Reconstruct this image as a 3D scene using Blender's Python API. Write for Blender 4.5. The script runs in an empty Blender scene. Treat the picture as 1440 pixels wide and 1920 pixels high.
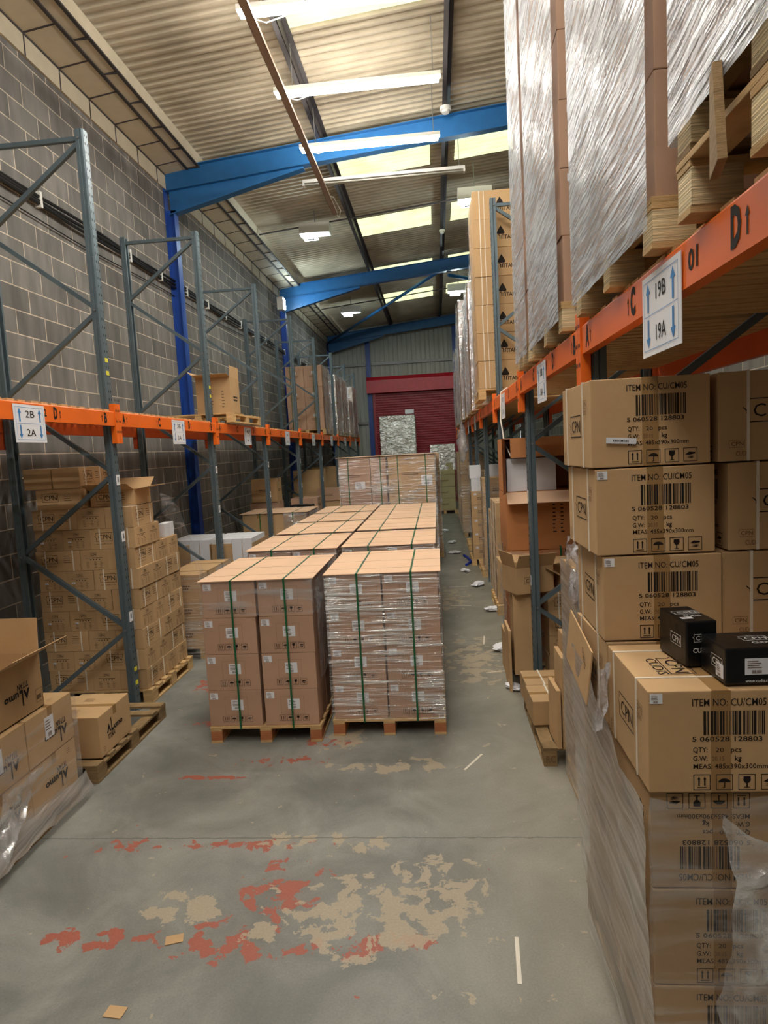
import bpy, bmesh, math, random
from mathutils import Vector, Matrix, noise
sc = bpy.context.scene
COL = sc.collection
rnd = random.Random(7)

# ---------------------------------------------------------------- camera
cd = bpy.data.cameras.new('camera'); cam = bpy.data.objects.new('camera', cd); COL.objects.link(cam)
cd.sensor_fit = 'VERTICAL'; cd.sensor_height = 36.0; cd.lens = 22.5; cd.clip_end = 200; cd.clip_start = 0.05
R = Matrix(((0.99521572, 0.04638066, 0.08599132), (0.08098101, 0.10081309, -0.99160415), (-0.0546603, 0.9938237, 0.09657482)))
cam.matrix_world = Matrix.Translation((0, 0, 2.45)) @ R.to_4x4()
sc.camera = cam
# ---------------------------------------------------------------- world and exposure
w = bpy.data.worlds.new('world'); sc.world = w; w.use_nodes = True
WB = w.node_tree.nodes['Background']; WB.inputs[0].default_value = (0.86, 0.93, 1.0, 1); WB.inputs[1].default_value = 2.3
sc.view_settings.view_transform = 'Standard'; sc.view_settings.look = 'None'; sc.view_settings.gamma = 1
sc.view_settings.use_curve_mapping = False
sc.view_settings.exposure = 0.62
TUBE = 62.0      # emission of the lit fluorescent tubes
FLOOD = 150.0     # emission of the small LED floods

# ---------------------------------------------------------------- materials
def lin(c):
    return tuple((v/12.92 if v <= 0.04045 else ((v+0.055)/1.055)**2.4) for v in [x/255 for x in c]) + (1,)
def mat(name, rgb, rough=0.6, metal=0.0, var=0.0, nscale=6.0, bump=0.0, bscale=60.0, spec=0.5, emit=0.0, stretch=None, rand=0.0, dark=None, emitc=None):
    m = bpy.data.materials.new(name); m.use_nodes = True; nt = m.node_tree; N = nt.nodes; L = nt.links
    b = N['Principled BSDF']; c = lin(rgb)
    b.inputs['Base Color'].default_value = c; b.inputs['Roughness'].default_value = rough; b.inputs['Metallic'].default_value = metal
    b.inputs['Specular IOR Level'].default_value = spec
    tc = N.new('ShaderNodeTexCoord'); mp = N.new('ShaderNodeMapping'); L.new(tc.outputs['Object'], mp.inputs[0])
    if stretch: mp.inputs['Scale'].default_value = stretch
    last = None
    if var or dark:
        n = N.new('ShaderNodeTexNoise'); n.inputs['Scale'].default_value = nscale; n.inputs['Detail'].default_value = 6
        L.new(mp.outputs[0], n.inputs['Vector'])
        r = N.new('ShaderNodeValToRGB'); r.color_ramp.elements[0].position = 0.3; r.color_ramp.elements[1].position = 0.7
        d = lin(dark) if dark else tuple(x*(1-var) for x in c[:3]) + (1,)
        r.color_ramp.elements[0].color = d; r.color_ramp.elements[1].color = tuple(min(1, x*(1+var*0.6)) for x in c[:3]) + (1,)
        L.new(n.outputs['Fac'], r.inputs[0]); last = r.outputs[0]
    if rand:
        oi = N.new('ShaderNodeObjectInfo'); h = N.new('ShaderNodeHueSaturation')
        mr = N.new('ShaderNodeMapRange'); mr.inputs['To Min'].default_value = 1-rand; mr.inputs['To Max'].default_value = 1+rand
        L.new(oi.outputs['Random'], mr.inputs[0]); L.new(mr.outputs[0], h.inputs['Value'])
        if last: L.new(last, h.inputs['Color'])
        else: h.inputs['Color'].default_value = c
        last = h.outputs[0]
    if last: L.new(last, b.inputs['Base Color'])
    if bump:
        n2 = N.new('ShaderNodeTexNoise'); n2.inputs['Scale'].default_value = bscale; n2.inputs['Detail'].default_value = 4
        L.new(mp.outputs[0], n2.inputs['Vector'])
        bp = N.new('ShaderNodeBump'); bp.inputs['Strength'].default_value = bump; bp.inputs['Distance'].default_value = 0.01
        L.new(n2.outputs['Fac'], bp.inputs['Height']); L.new(bp.outputs[0], b.inputs['Normal'])
    if emit:
        b.inputs['Emission Color'].default_value = emitc or (1, 0.97, 0.9, 1); b.inputs['Emission Strength'].default_value = emit
    return m

M = {}
M['card'] = mat('cardboard_tan', (192, 157, 115), 0.8, var=0.10, nscale=3, bump=0.15, bscale=30, rand=0.09, spec=0.2)
M['card_brown'] = mat('cardboard_brown', (184, 147, 122), 0.75, var=0.08, nscale=3, bump=0.15, bscale=30, rand=0.06, spec=0.25)
M['card_pale'] = mat('cardboard_pale', (226, 188, 156), 0.8, var=0.06, nscale=2, bump=0.15, bscale=20, rand=0.04, spec=0.2)
M['card_orange'] = mat('cardboard_orange', (186, 124, 76), 0.75, var=0.1, nscale=3, rand=0.05, spec=0.25)
M['card_green'] = mat('cardboard_olive', (176, 166, 122), 0.75, var=0.1, nscale=3, rand=0.05)
M['card_in'] = mat('cardboard_inside', (150, 112, 72), 0.85, var=0.08, spec=0.1)
M['tape'] = mat('parcel_tape', (158, 122, 78), 0.25, spec=0.5)
M['ink'] = mat('black_ink', (38, 30, 26), 0.7, spec=0.2)
M['ink_soft'] = mat('faded_ink', (112, 84, 60), 0.8, spec=0.1)
M['ink_white'] = mat('white_ink', (225, 225, 222), 0.5)
M['ink_blue'] = mat('blue_print', (58, 128, 190), 0.6)
M['paper'] = mat('white_paper', (228, 228, 232), 0.7, rand=0.04)
M['plastic_white'] = mat('white_carton', (222, 222, 226), 0.6, rand=0.05)
M['black'] = mat('glossy_black_carton', (14, 14, 16), 0.3, bump=0.25, bscale=12)
M['strap_white'] = mat('white_strap', (224, 214, 198), 0.5)
M['strap_green'] = mat('green_strap', (22, 92, 52), 0.35)
M['wood'] = mat('pallet_wood', (204, 168, 118), 0.8, var=0.22, nscale=5, stretch=(2, 2, 14), bump=0.3, bscale=20, rand=0.14, spec=0.2)
M['wood_old'] = mat('weathered_wood', (142, 116, 82), 0.85, var=0.3, nscale=5, stretch=(2, 2, 14), bump=0.3, bscale=20, rand=0.14, spec=0.2)
M['wood_red'] = mat('reddish_block_wood', (176, 112, 74), 0.8, var=0.2, nscale=5, stretch=(2, 2, 14), bump=0.3, bscale=20, rand=0.1, spec=0.2)
M['ply'] = mat('laminated_ply', (224, 202, 160), 0.8, var=0.5, nscale=3, stretch=(1, 1, 42), bump=0.5, bscale=6, rand=0.08, spec=0.2)
M['slat'] = mat('deck_slat_wood', (206, 166, 116), 0.8, var=0.2, nscale=6, stretch=(1, 10, 4), rand=0.08, spec=0.2)
M['steel'] = mat('slate_blue_steel', (92, 106, 112), 0.38, metal=0.25, var=0.12, nscale=3)
M['steel_edge'] = mat('dark_slot', (12, 14, 15), 0.6)
M['orange'] = mat('orange_paint', (236, 108, 22), 0.42, var=0.12, nscale=2.5)
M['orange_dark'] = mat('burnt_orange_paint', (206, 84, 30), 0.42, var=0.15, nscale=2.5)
M['blue'] = mat('blue_paint', (36, 100, 156), 0.4, var=0.1)
M['blue_deep'] = mat('royal_blue_paint', (28, 72, 158), 0.4, var=0.1)
M['white_metal'] = mat('white_metal', (225, 222, 215), 0.4)
M['grey_metal'] = mat('galvanised_steel', (128, 126, 124), 0.45, metal=0.4, var=0.12)
M['dark_metal'] = mat('dark_purlin', (72, 66, 66), 0.6, metal=0.2, var=0.15)
M['tray'] = mat('cable_tray_metal', (176, 150, 132), 0.45, metal=0.2)
M['panel'] = mat('lining_panel', (208, 196, 170), 0.6, var=0.06)
M['red'] = mat('red_shutter', (172, 36, 52), 0.42, var=0.1)
M['red_box'] = mat('red_shutter_box', (206, 40, 56), 0.4, var=0.1)
M['cable'] = mat('black_cable', (18, 18, 20), 0.5)
M['yellow'] = mat('yellow_sticker', (226, 216, 60), 0.6)
M['tube'] = mat('lit_tube', (255, 255, 250), 0.5, emit=TUBE)
M['flood'] = mat('lit_led', (240, 255, 255), 0.5, emit=FLOOD, emitc=(0.8, 0.97, 1, 1))
M['tube_off'] = mat('unlit_tube', (205, 203, 192), 0.35)
M['concrete_blob'] = mat('crumpled_paper', (232, 230, 234), 0.8, bump=0.5, bscale=25)
M['blue_plastic'] = mat('blue_plastic', (24, 50, 150), 0.4)

def roof_mat():
    m = mat('fibre_roof_sheet', (196, 184, 160), 0.7, var=0.12, nscale=1.2, dark=(160, 148, 126)); return m
M['roof'] = roof_mat()
def clad_mat():
    return mat('grey_wall_cladding', (186, 186, 178), 0.6, var=0.15, nscale=2, stretch=(6, 1, 0.4))
M['clad'] = clad_mat()

def sky_mat():
    m = bpy.data.materials.new('translucent_rooflight'); m.use_nodes = True; nt = m.node_tree; N = nt.nodes; L = nt.links
    N.remove(N['Principled BSDF']); o = N['Material Output']
    t = N.new('ShaderNodeBsdfTranslucent'); t.inputs[0].default_value = lin((236, 238, 176))
    d = N.new('ShaderNodeBsdfDiffuse'); d.inputs[0].default_value = lin((196, 196, 150))
    mx = N.new('ShaderNodeMixShader'); mx.inputs[0].default_value = 0.55
    n = N.new('ShaderNodeTexNoise'); n.inputs['Scale'].default_value = 2.0
    tc = N.new('ShaderNodeTexCoord'); mr = N.new('ShaderNodeMapRange'); mr.inputs['To Min'].default_value = 0.25; mr.inputs['To Max'].default_value = 0.85
    L.new(tc.outputs['Object'], n.inputs['Vector']); L.new(n.outputs['Fac'], mr.inputs[0]); L.new(mr.outputs[0], mx.inputs[0])
    L.new(d.outputs[0], mx.inputs[1]); L.new(t.outputs[0], mx.inputs[2]); L.new(mx.outputs[0], o.inputs[0]); return m
M['rooflight'] = sky_mat()

def film_mat(name, rot=(0, 0, 0), scale=(1.2, 1.2, 26), lo=0.45, hi=0.75, base=0.12, top=0.75, rough=0.18, dist=0.012, strength=0.8, col=(225, 225, 228), ns=1.0, gl=0.6, fine=0.0):
    m = bpy.data.materials.new(name); m.use_nodes = True; nt = m.node_tree; N = nt.nodes; L = nt.links
    N.remove(N['Principled BSDF']); o = N['Material Output']
    tc = N.new('ShaderNodeTexCoord'); mp = N.new('ShaderNodeMapping'); mp.vector_type = 'POINT'; L.new(tc.outputs['Object'], mp.inputs[0]); mp.inputs['Rotation'].default_value = rot
    mp2 = N.new('ShaderNodeMapping'); mp2.inputs['Scale'].default_value = scale; L.new(mp.outputs[0], mp2.inputs[0])
    n = N.new('ShaderNodeTexNoise'); n.inputs['Scale'].default_value = ns; n.inputs['Detail'].default_value = 5; n.inputs['Distortion'].default_value = 0.6
    L.new(mp2.outputs[0], n.inputs['Vector'])
    big = N.new('ShaderNodeTexNoise'); big.inputs['Scale'].default_value = 2.2; L.new(tc.outputs['Object'], big.inputs['Vector'])
    ad = N.new('ShaderNodeMath'); ad.operation = 'ADD'; L.new(n.outputs['Fac'], ad.inputs[0])
    ms = N.new('ShaderNodeMath'); ms.operation = 'MULTIPLY_ADD'; ms.inputs[1].default_value = 0.5; ms.inputs[2].default_value = -0.25; L.new(big.outputs['Fac'], ms.inputs[0]); L.new(ms.outputs[0], ad.inputs[1])
    mr = N.new('ShaderNodeMapRange'); mr.inputs['From Min'].default_value = lo; mr.inputs['From Max'].default_value = hi
    mr.inputs['To Min'].default_value = base; mr.inputs['To Max'].default_value = top; L.new(ad.outputs[0], mr.inputs[0])
    g = N.new('ShaderNodeBsdfGlossy'); g.inputs['Color'].default_value = (1, 1, 1, 1); g.inputs['Roughness'].default_value = rough
    df = N.new('ShaderNodeBsdfDiffuse'); df.inputs[0].default_value = lin(col)
    m1 = N.new('ShaderNodeMixShader'); m1.inputs[0].default_value = gl; L.new(df.outputs[0], m1.inputs[1]); L.new(g.outputs[0], m1.inputs[2])
    tr = N.new('ShaderNodeBsdfTransparent'); m2 = N.new('ShaderNodeMixShader')
    L.new(mr.outputs[0], m2.inputs[0]); L.new(tr.outputs[0], m2.inputs[1]); L.new(m1.outputs[0], m2.inputs[2])
    bp = N.new('ShaderNodeBump'); bp.inputs['Strength'].default_value = strength; bp.inputs['Distance'].default_value = dist
    if fine:
        fn = N.new('ShaderNodeTexNoise'); fn.inputs['Scale'].default_value = 38; fn.inputs['Detail'].default_value = 3; L.new(tc.outputs['Object'], fn.inputs['Vector'])
        fm = N.new('ShaderNodeMath'); fm.operation = 'MULTIPLY_ADD'; fm.inputs[1].default_value = fine; L.new(fn.outputs['Fac'], fm.inputs[0]); L.new(ad.outputs[0], fm.inputs[2]); L.new(fm.outputs[0], bp.inputs['Height'])
    else: L.new(ad.outputs[0], bp.inputs['Height'])
    L.new(bp.outputs[0], g.inputs['Normal']); L.new(bp.outputs[0], df.inputs['Normal'])
    L.new(m2.outputs[0], o.inputs[0]); return m
M['film'] = film_mat('stretch_film', scale=(2.6, 2.6, 75), lo=0.50, hi=0.66, base=0.06, top=0.72, rough=0.12, dist=0.02, strength=1.0)
M['film_heavy'] = film_mat('heavy_stretch_film', scale=(2.4, 2.4, 70), lo=0.47, hi=0.64, base=0.08, top=0.80, rough=0.10, dist=0.02, strength=1.0, fine=0.15)
M['film_light'] = film_mat('thin_film', lo=0.48, hi=0.72, base=0.10, top=0.62, scale=(2, 2, 14))
M['film_shiny'] = film_mat('shiny_diagonal_film', rot=(math.radians(6), 0, 0), scale=(3.5, 3.5, 60), lo=0.40, hi=0.60, base=0.42, top=0.94, rough=0.16, dist=0.02, strength=0.6, col=(182, 184, 188), gl=0.17, fine=0.25)
M['film_grey'] = film_mat('taut_grey_film', rot=(math.radians(-8), 0, 0), scale=(1.5, 1.5, 38), lo=0.4, hi=0.75, base=0.42, top=0.85, rough=0.3, dist=0.008, col=(205, 200, 194))
M['film_crumple'] = film_mat('crumpled_film', rot=(0.5, 0.4, 0), scale=(7, 7, 9), lo=0.42, hi=0.66, base=0.28, top=0.92, rough=0.12, dist=0.04, col=(225, 225, 230), fine=0.3)
M['foil'] = film_mat('silvery_foil', scale=(9, 9, 12), lo=0.3, hi=0.6, base=0.75, top=1.0, rough=0.22, dist=0.05, strength=1.0, col=(170, 168, 150))

def wall_mat():
    m = bpy.data.materials.new('concrete_blockwork'); m.use_nodes = True; nt = m.node_tree; N = nt.nodes; L = nt.links; b = N['Principled BSDF']
    b.inputs['Roughness'].default_value = 0.9
    tc = N.new('ShaderNodeTexCoord'); sp = N.new('ShaderNodeSeparateXYZ'); cb = N.new('ShaderNodeCombineXYZ'); L.new(tc.outputs['Object'], sp.inputs[0])
    L.new(sp.outputs['Y'], cb.inputs['X']); L.new(sp.outputs['Z'], cb.inputs['Y'])
    br = N.new('ShaderNodeTexBrick'); L.new(cb.outputs[0], br.inputs['Vector']); br.inputs['Scale'].default_value = 1.0
    br.inputs['Brick Width'].default_value = 0.525; br.inputs['Row Height'].default_value = 0.262; br.inputs['Mortar Size'].default_value = 0.0075
    br.inputs['Mortar Smooth'].default_value = 0.3; br.inputs['Bias'].default_value = 0.0
    br.inputs['Color1'].default_value = lin((140, 136, 131)); br.inputs['Color2'].default_value = lin((112, 109, 105)); br.inputs['Mortar'].default_value = lin((214, 200, 180))
    n = N.new('ShaderNodeTexNoise'); n.inputs['Scale'].default_value = 2.5; n.inputs['Detail'].default_value = 7
    mp = N.new('ShaderNodeMapping'); mp.inputs['Scale'].default_value = (3, 1, 1); L.new(cb.outputs[0], mp.inputs[0]); mp.inputs['Scale'].default_value = (2.4, 0.5, 1); L.new(mp.outputs[0], n.inputs['Vector'])
    r = N.new('ShaderNodeMapRange'); r.inputs['From Min'].default_value = 0.3; r.inputs['From Max'].default_value = 0.7; r.inputs['To Min'].default_value = 0.68; r.inputs['To Max'].default_value = 1.15; L.new(n.outputs['Fac'], r.inputs[0])
    mx = N.new('ShaderNodeMix'); mx.data_type = 'RGBA'; mx.blend_type = 'MULTIPLY'; mx.inputs[0].default_value = 1.0
    L.new(br.outputs['Color'], mx.inputs[6]); L.new(r.outputs[0], mx.inputs[7]); L.new(mx.outputs[2], b.inputs['Base Color'])
    bp = N.new('ShaderNodeBump'); bp.invert = True; bp.inputs['Strength'].default_value = 0.6; bp.inputs['Distance'].default_value = 0.01; L.new(br.outputs['Fac'], bp.inputs['Height'])
    n2 = N.new('ShaderNodeTexNoise'); n2.inputs['Scale'].default_value = 70; L.new(cb.outputs[0], n2.inputs['Vector'])
    bp2 = N.new('ShaderNodeBump'); bp2.inputs['Strength'].default_value = 0.25; bp2.inputs['Distance'].default_value = 0.01; L.new(n2.outputs['Fac'], bp2.inputs['Height']); L.new(bp.outputs[0], bp2.inputs['Normal']); L.new(bp2.outputs[0], b.inputs['Normal'])
    return m
M['block'] = wall_mat()

def floor_mat():
    m = bpy.data.materials.new('worn_painted_concrete'); m.use_nodes = True; nt = m.node_tree; N = nt.nodes; L = nt.links; b = N['Principled BSDF']
    tc = N.new('ShaderNodeTexCoord'); P = tc.outputs['Object']
    def nz(s, d=8, dist=0.0, off=0):
        n = N.new('ShaderNodeTexNoise'); n.inputs['Scale'].default_value = s; n.inputs['Detail'].default_value = d; n.inputs['Distortion'].default_value = dist; n.inputs['Roughness'].default_value = 0.62
        mp = N.new('ShaderNodeMapping'); mp.inputs['Location'].default_value = (off, off*1.7, 0); L.new(P, mp.inputs[0]); L.new(mp.outputs[0], n.inputs['Vector']); return n.outputs['Fac']
    def ramp(f, a, c, ca, cb_):
        r = N.new('ShaderNodeValToRGB'); r.color_ramp.elements[0].position = a; r.color_ramp.elements[1].position = c; r.color_ramp.elements[0].color = ca; r.color_ramp.elements[1].color = cb_; L.new(f, r.inputs[0]); return r.outputs[0]
    def mth(op, a, b_, c=None):
        k = N.new('ShaderNodeMath'); k.operation = op
        for i, v in enumerate((a, b_, c)):
            if v is None: continue
            if isinstance(v, (int, float)): k.inputs[i].default_value = v
            else: L.new(v, k.inputs[i])
        return k.outputs[0]
    def mix(f, a, b_):
        k = N.new('ShaderNodeMix'); k.data_type = 'RGBA'; L.new(f, k.inputs[0])
        for i, v in ((6, a), (7, b_)):
            if isinstance(v, tuple): k.inputs[i].default_value = v
            else: L.new(v, k.inputs[i])
        return k.outputs[2]
    sp = N.new('ShaderNodeSeparateXYZ'); L.new(P, sp.inputs[0]); X, Y = sp.outputs['X'], sp.outputs['Y']
    base = ramp(nz(1.6, 9, 0.6), 0.3, 0.7, lin((108, 108, 102)), lin((152, 150, 142)))
    warm = ramp(X, 0.0, 1.0, lin((130, 130, 124)), lin((146, 134, 116)))
    base = mix(mth('MULTIPLY', mth('MINIMUM', mth('MAXIMUM', mth('ADD', X, 0.3), 0.0), 1.0), 0.6), base, lin((148, 138, 120)))
    def blob(cx, cy, rx, ry, p=1.0):      # soft patch of wear centred at cx, cy
        dx = mth('DIVIDE', mth('SUBTRACT', X, cx), rx); dy = mth('DIVIDE', mth('SUBTRACT', Y, cy), ry)
        d = mth('ADD', mth('MULTIPLY', dx, dx), mth('MULTIPLY', dy, dy))
        return mth('MAXIMUM', mth('SUBTRACT', 1.0, d), 0.0)
    def summ(bs):
        o = None
        for q in bs: o = blob(*q) if o is None else mth('MAXIMUM', o, blob(*q))
        return o
    nb = nz(6.5, 12, 0.4, 3)
    wb = summ([(-0.45, 3.15, 0.85, 0.42), (-0.75, 3.75, 0.55, 0.15), (-0.1, 3.35, 0.5, 0.4), (-1.5, 3.2, 0.3, 0.2), (-0.5, 4.75, 0.7, 0.16), (-0.9, 5.2, 0.25, 0.3), (-0.95, 3.8, 0.4, 0.12), (0.1, 10.3, 0.5, 1.0), (0.3, 7.2, 0.5, 1.2)])
    fb = mth('GREATER_THAN', mth('ADD', nb, mth('MULTIPLY', wb, 0.20)), 0.67)
    wr = summ([(-1.2, 2.95, 0.5, 0.2), (-1.3, 3.75, 0.7, 0.09), (-1.0, 3.35, 0.35, 0.35), (-0.5, 2.95, 0.5, 0.12), (-1.35, 4.85, 0.7, 0.1), (-1.0, 5.2, 0.4, 0.12), (-1.9, 4.6, 0.6, 0.05), (-2.25, 5.6, 0.3, 0.1), (-2.1, 3.75, 0.4, 0.1), (-2.5, 6.6, 0.35, 0.4), (-1.9, 2.95, 0.5, 0.12)])
    nr = nz(8.0, 12, 0.3, 11)
    fr = mth('GREATER_THAN', mth('ADD', nr, mth('MULTIPLY', wr, 0.22)), 0.70)
    dk = ramp(nz(0.7, 10, 1.2, 5), 0.45, 0.62, (0, 0, 0, 1), (1, 1, 1, 1))
    base = mix(mth('MULTIPLY', dk, 0.45), base, lin((98, 96, 88)))
    base = mix(mth('MULTIPLY', fr, 1.0), base, lin((160, 88, 70)))
    base = mix(mth('MULTIPLY', fb, 0.85), base, lin((172, 156, 132)))
    fine = ramp(nz(90, 3, 0, 2), 0.2, 0.8, (0.82, 0.82, 0.82, 1), (1.12, 1.12, 1.12, 1))
    k = N.new('ShaderNodeMix'); k.data_type = 'RGBA'; k.blend_type = 'MULTIPLY'; k.inputs[0].default_value = 1.0; L.new(base, k.inputs[6]); L.new(fine, k.inputs[7])
    # crack / joint lines across the slab
    jd = mth('ABSOLUTE', mth('SUBTRACT', mth('MODULO', mth('ADD', Y, mth('MULTIPLY', nb, 0.05)), 4.1), 3.85), 0.0)
    jl = mth('LESS_THAN', jd, 0.006)
    col = mix(mth('MULTIPLY', jl, 0.6), k.outputs[2], lin((80, 78, 72)))
    L.new(col, b.inputs['Base Color'])
    rr = N.new('ShaderNodeMapRange'); rr.inputs['To Min'].default_value = 0.42; rr.inputs['To Max'].default_value = 0.72; L.new(nz(2.2, 8), rr.inputs[0]); L.new(rr.outputs[0], b.inputs['Roughness'])
    bp = N.new('ShaderNodeBump'); bp.inputs['Strength'].default_value = 0.12; bp.inputs['Distance'].default_value = 0.01; L.new(nz(40, 5), bp.inputs['Height']); L.new(bp.outputs[0], b.inputs['Normal'])
    return m
M['floor'] = floor_mat()

# ---------------------------------------------------------------- helpers
def setp(o, label=None, cat=None, group=None, kind=None):
    if label: o['label'] = label
    if cat: o['category'] = cat
    if group: o['group'] = group
    if kind: o['kind'] = kind
    return o
def link(name, me, parent=None, loc=(0, 0, 0), rz=0):
    o = bpy.data.objects.new(name, me); COL.objects.link(o); o.location = loc; o.rotation_euler = (0, 0, rz)
    if parent: o.parent = parent
    return o
def empty(name, loc=(0, 0, 0), rz=0, label=None, cat=None, group=None):
    o = bpy.data.objects.new(name, None); COL.objects.link(o); o.location = loc; o.rotation_euler = (0, 0, rz); o.empty_display_size = 0.1
    return setp(o, label, cat, group)
def tree_copy(o, loc, rz=None, label=None, group=None):
    def cp(a, par):
        c = a.copy(); COL.objects.link(c); c.parent = par
        for ch in a.children: cp(ch, c)
        return c
    c = cp(o, None); c.location = loc
    if rz is not None: c.rotation_euler = (0, 0, rz)
    return setp(c, label, None, group)

class MB:
    def __init__(s): s.v = []; s.f = []
    def box(s, x0, x1, y0, y1, z0, z1, mtx=None):
        n = len(s.v); vs = [(x, y, z) for z in (z0, z1) for y in (y0, y1) for x in (x0, x1)]
        if mtx: vs = [tuple(mtx @ Vector(q)) for q in vs]
        s.v += vs; s.f += [tuple(n+i for i in q) for q in ((0, 2, 3, 1), (4, 5, 7, 6), (0, 1, 5, 4), (2, 6, 7, 3), (0, 4, 6, 2), (1, 3, 7, 5))]; return s
    def bar(s, a, b, w, h, up=(0, 0, 1)):          # rectangular bar from a to b
        a = Vector(a); b = Vector(b); d = b-a; L = d.length; d.normalize(); u = Vector(up)
        if abs(d.dot(u)) > 0.98: u = Vector((0, 1, 0))
        sd = d.cross(u).normalized(); u = sd.cross(d).normalized()
        m = Matrix((sd, d, u)).transposed().to_4x4(); m.translation = a
        return s.box(-w/2, w/2, 0, L, -h/2, h/2, m)
    def prism(s, pts, axis, a, b):                 # polygon extruded along axis ('x','y','z')
        n = len(s.v); k = len(pts)
        def P(p, t): return {'x': (t, p[0], p[1]), 'y': (p[0], t, p[1]), 'z': (p[0], p[1], t)}[axis]
        s.v += [P(p, a) for p in pts] + [P(p, b) for p in pts]
        s.f += [tuple(n+i for i in range(k)), tuple(n+k+i for i in reversed(range(k)))]
        s.f += [(n+i, n+k+i, n+k+(i+1) % k, n+(i+1) % k) for i in range(k)]; return s
    def tube(s, pts, r, seg=8):
        n0 = len(s.v); P = [Vector(p) for p in pts]
        for i, p in enumerate(P):
            d = (P[min(i+1, len(P)-1)]-P[max(i-1, 0)]).normalized(); u = Vector((0, 0, 1)) if abs(d.z) < 0.9 else Vector((1, 0, 0))
            a = d.cross(u).normalized(); b = a.cross(d)
            for k in range(seg):
                t = 2*math.pi*k/seg; s.v.append(tuple(p+a*math.cos(t)*r+b*math.sin(t)*r))
        for i in range(len(P)-1):
            for k in range(seg): s.f.append((n0+i*seg+k, n0+i*seg+(k+1) % seg, n0+(i+1)*seg+(k+1) % seg, n0+(i+1)*seg+k))
        s.f += [tuple(n0+k for k in range(seg)), tuple(n0+(len(P)-1)*seg+k for k in reversed(range(seg)))]; return s
    def mesh(s, name, m, bev=0, smooth=False):
        me = bpy.data.meshes.new(name); me.from_pydata(s.v, [], s.f)
        bm = bmesh.new(); bm.from_mesh(me); bmesh.ops.recalc_face_normals(bm, faces=bm.faces)
        if bev: bmesh.ops.bevel(bm, geom=list(bm.edges), offset=bev, segments=2, affect='EDGES', profile=0.6)
        bm.to_mesh(me); bm.free(); me.materials.append(m)
        if smooth:
            for p in me.polygons: p.use_smooth = True
        return me
    def obj(s, name, m, parent=None, loc=(0, 0, 0), rz=0, bev=0, smooth=False): return link(name, s.mesh(name, m, bev, smooth), parent, loc, rz)

# ---- flat printing: text and simple figures in a face's own u, v
_tc = {}
def glyphs(s, bold=0.0):
    k = (s, bold)
    if k in _tc: return _tc[k]
    c = bpy.data.curves.new('t', 'FONT'); c.body = s; c.size = 1.0; c.resolution_u = 2; c.offset = bold; c.align_x = 'LEFT'
    o = bpy.data.objects.new('t', c); COL.objects.link(o); bpy.context.view_layer.update()
    me = bpy.data.meshes.new_from_object(o)
    vs = [(v.co.x, v.co.y) for v in me.vertices]; fs = [tuple(p.vertices) for p in me.polygons]
    bpy.data.objects.remove(o); bpy.data.curves.remove(c); bpy.data.meshes.remove(me)
    wd = max([v[0] for v in vs] or [0.1]); _tc[k] = (vs, fs, wd); return _tc[k]
class Dec:
    def __init__(s): s.v = []; s.f = []
    def t(s, txt, u, v, h, width=None, bold=0.012, align='c', rot=0):    # cap height h
        vs, fs, wd = glyphs(txt, bold); k = h/0.70; kx = k if not width else width/wd
        ox = {'c': -wd*kx/2, 'l': 0, 'r': -wd*kx}[align]; n = len(s.v); ca, sa = math.cos(rot), math.sin(rot)
        for a, b in vs:
            x, y = a*kx+ox, b*k; s.v.append((u+x*ca-y*sa, v+x*sa+y*ca))
        s.f += [tuple(n+i for i in q) for q in fs]; return s
    def r(s, u0, v0, u1, v1): n = len(s.v); s.v += [(u0, v0), (u1, v0), (u1, v1), (u0, v1)]; s.f.append((n, n+1, n+2, n+3)); return s
    def p(s, pts): n = len(s.v); s.v += list(pts); s.f.append(tuple(range(n, n+len(pts)))); return s
    def ln(s, a, b, w):
        d = Vector((b[0]-a[0], b[1]-a[1])); d.normalize(); q = Vector((-d.y, d.x))*w/2
        return s.p([(a[0]+q.x, a[1]+q.y), (a[0]-q.x, a[1]-q.y), (b[0]-q.x, b[1]-q.y), (b[0]+q.x, b[1]+q.y)])
    def fr(s, u0, v0, u1, v1, w): s.r(u0, v0, u1, v0+w); s.r(u0, v1-w, u1, v1); s.r(u0, v0+w, u0+w, v1-w); s.r(u1-w, v0+w, u1, v1-w); return s
    def xf(s, du=0, dv=0, k=1, rot=0):
        ca, sa = math.cos(rot)*k, math.sin(rot)*k; s.v = [(a*ca-b*sa+du, a*sa+b*ca+dv) for a, b in s.v]; return s
    def add(s, d, du=0, dv=0, k=1, rot=0):
        ca, sa = math.cos(rot)*k, math.sin(rot)*k; n = len(s.v); s.v += [(a*ca-b*sa+du, a*sa+b*ca+dv) for a, b in d.v]; s.f += [tuple(n+i for i in q) for q in d.f]; return s
    def place(s, face, w, d, h, e=0.0015):         # onto a box centred on x,y with its base at z=0 -> list of 3D verts
        hz = h/2
        F = {'front': lambda a, b: (a, -d/2-e, hz+b), 'back': lambda a, b: (-a, d/2+e, hz+b), 'right': lambda a, b: (w/2+e, a, hz+b),
             'left': lambda a, b: (-w/2-e, -a, hz+b), 'top': lambda a, b: (a, b, h+e)}[face]
        return [F(a, b) for a, b in s.v], s.f
def merge_place(items, w, d, h, m, name='printed_marking', e=0.0015):     # items: [(face, Dec)]
    V = []; F = []
    for face, dc in items:
        v, f = dc.place(face, w, d, h, e); n = len(V); V += v; F += [tuple(n+i for i in q) for q in f]
    me = bpy.data.meshes.new(name); me.from_pydata(V, [], F); me.materials.append(m); return me

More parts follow.
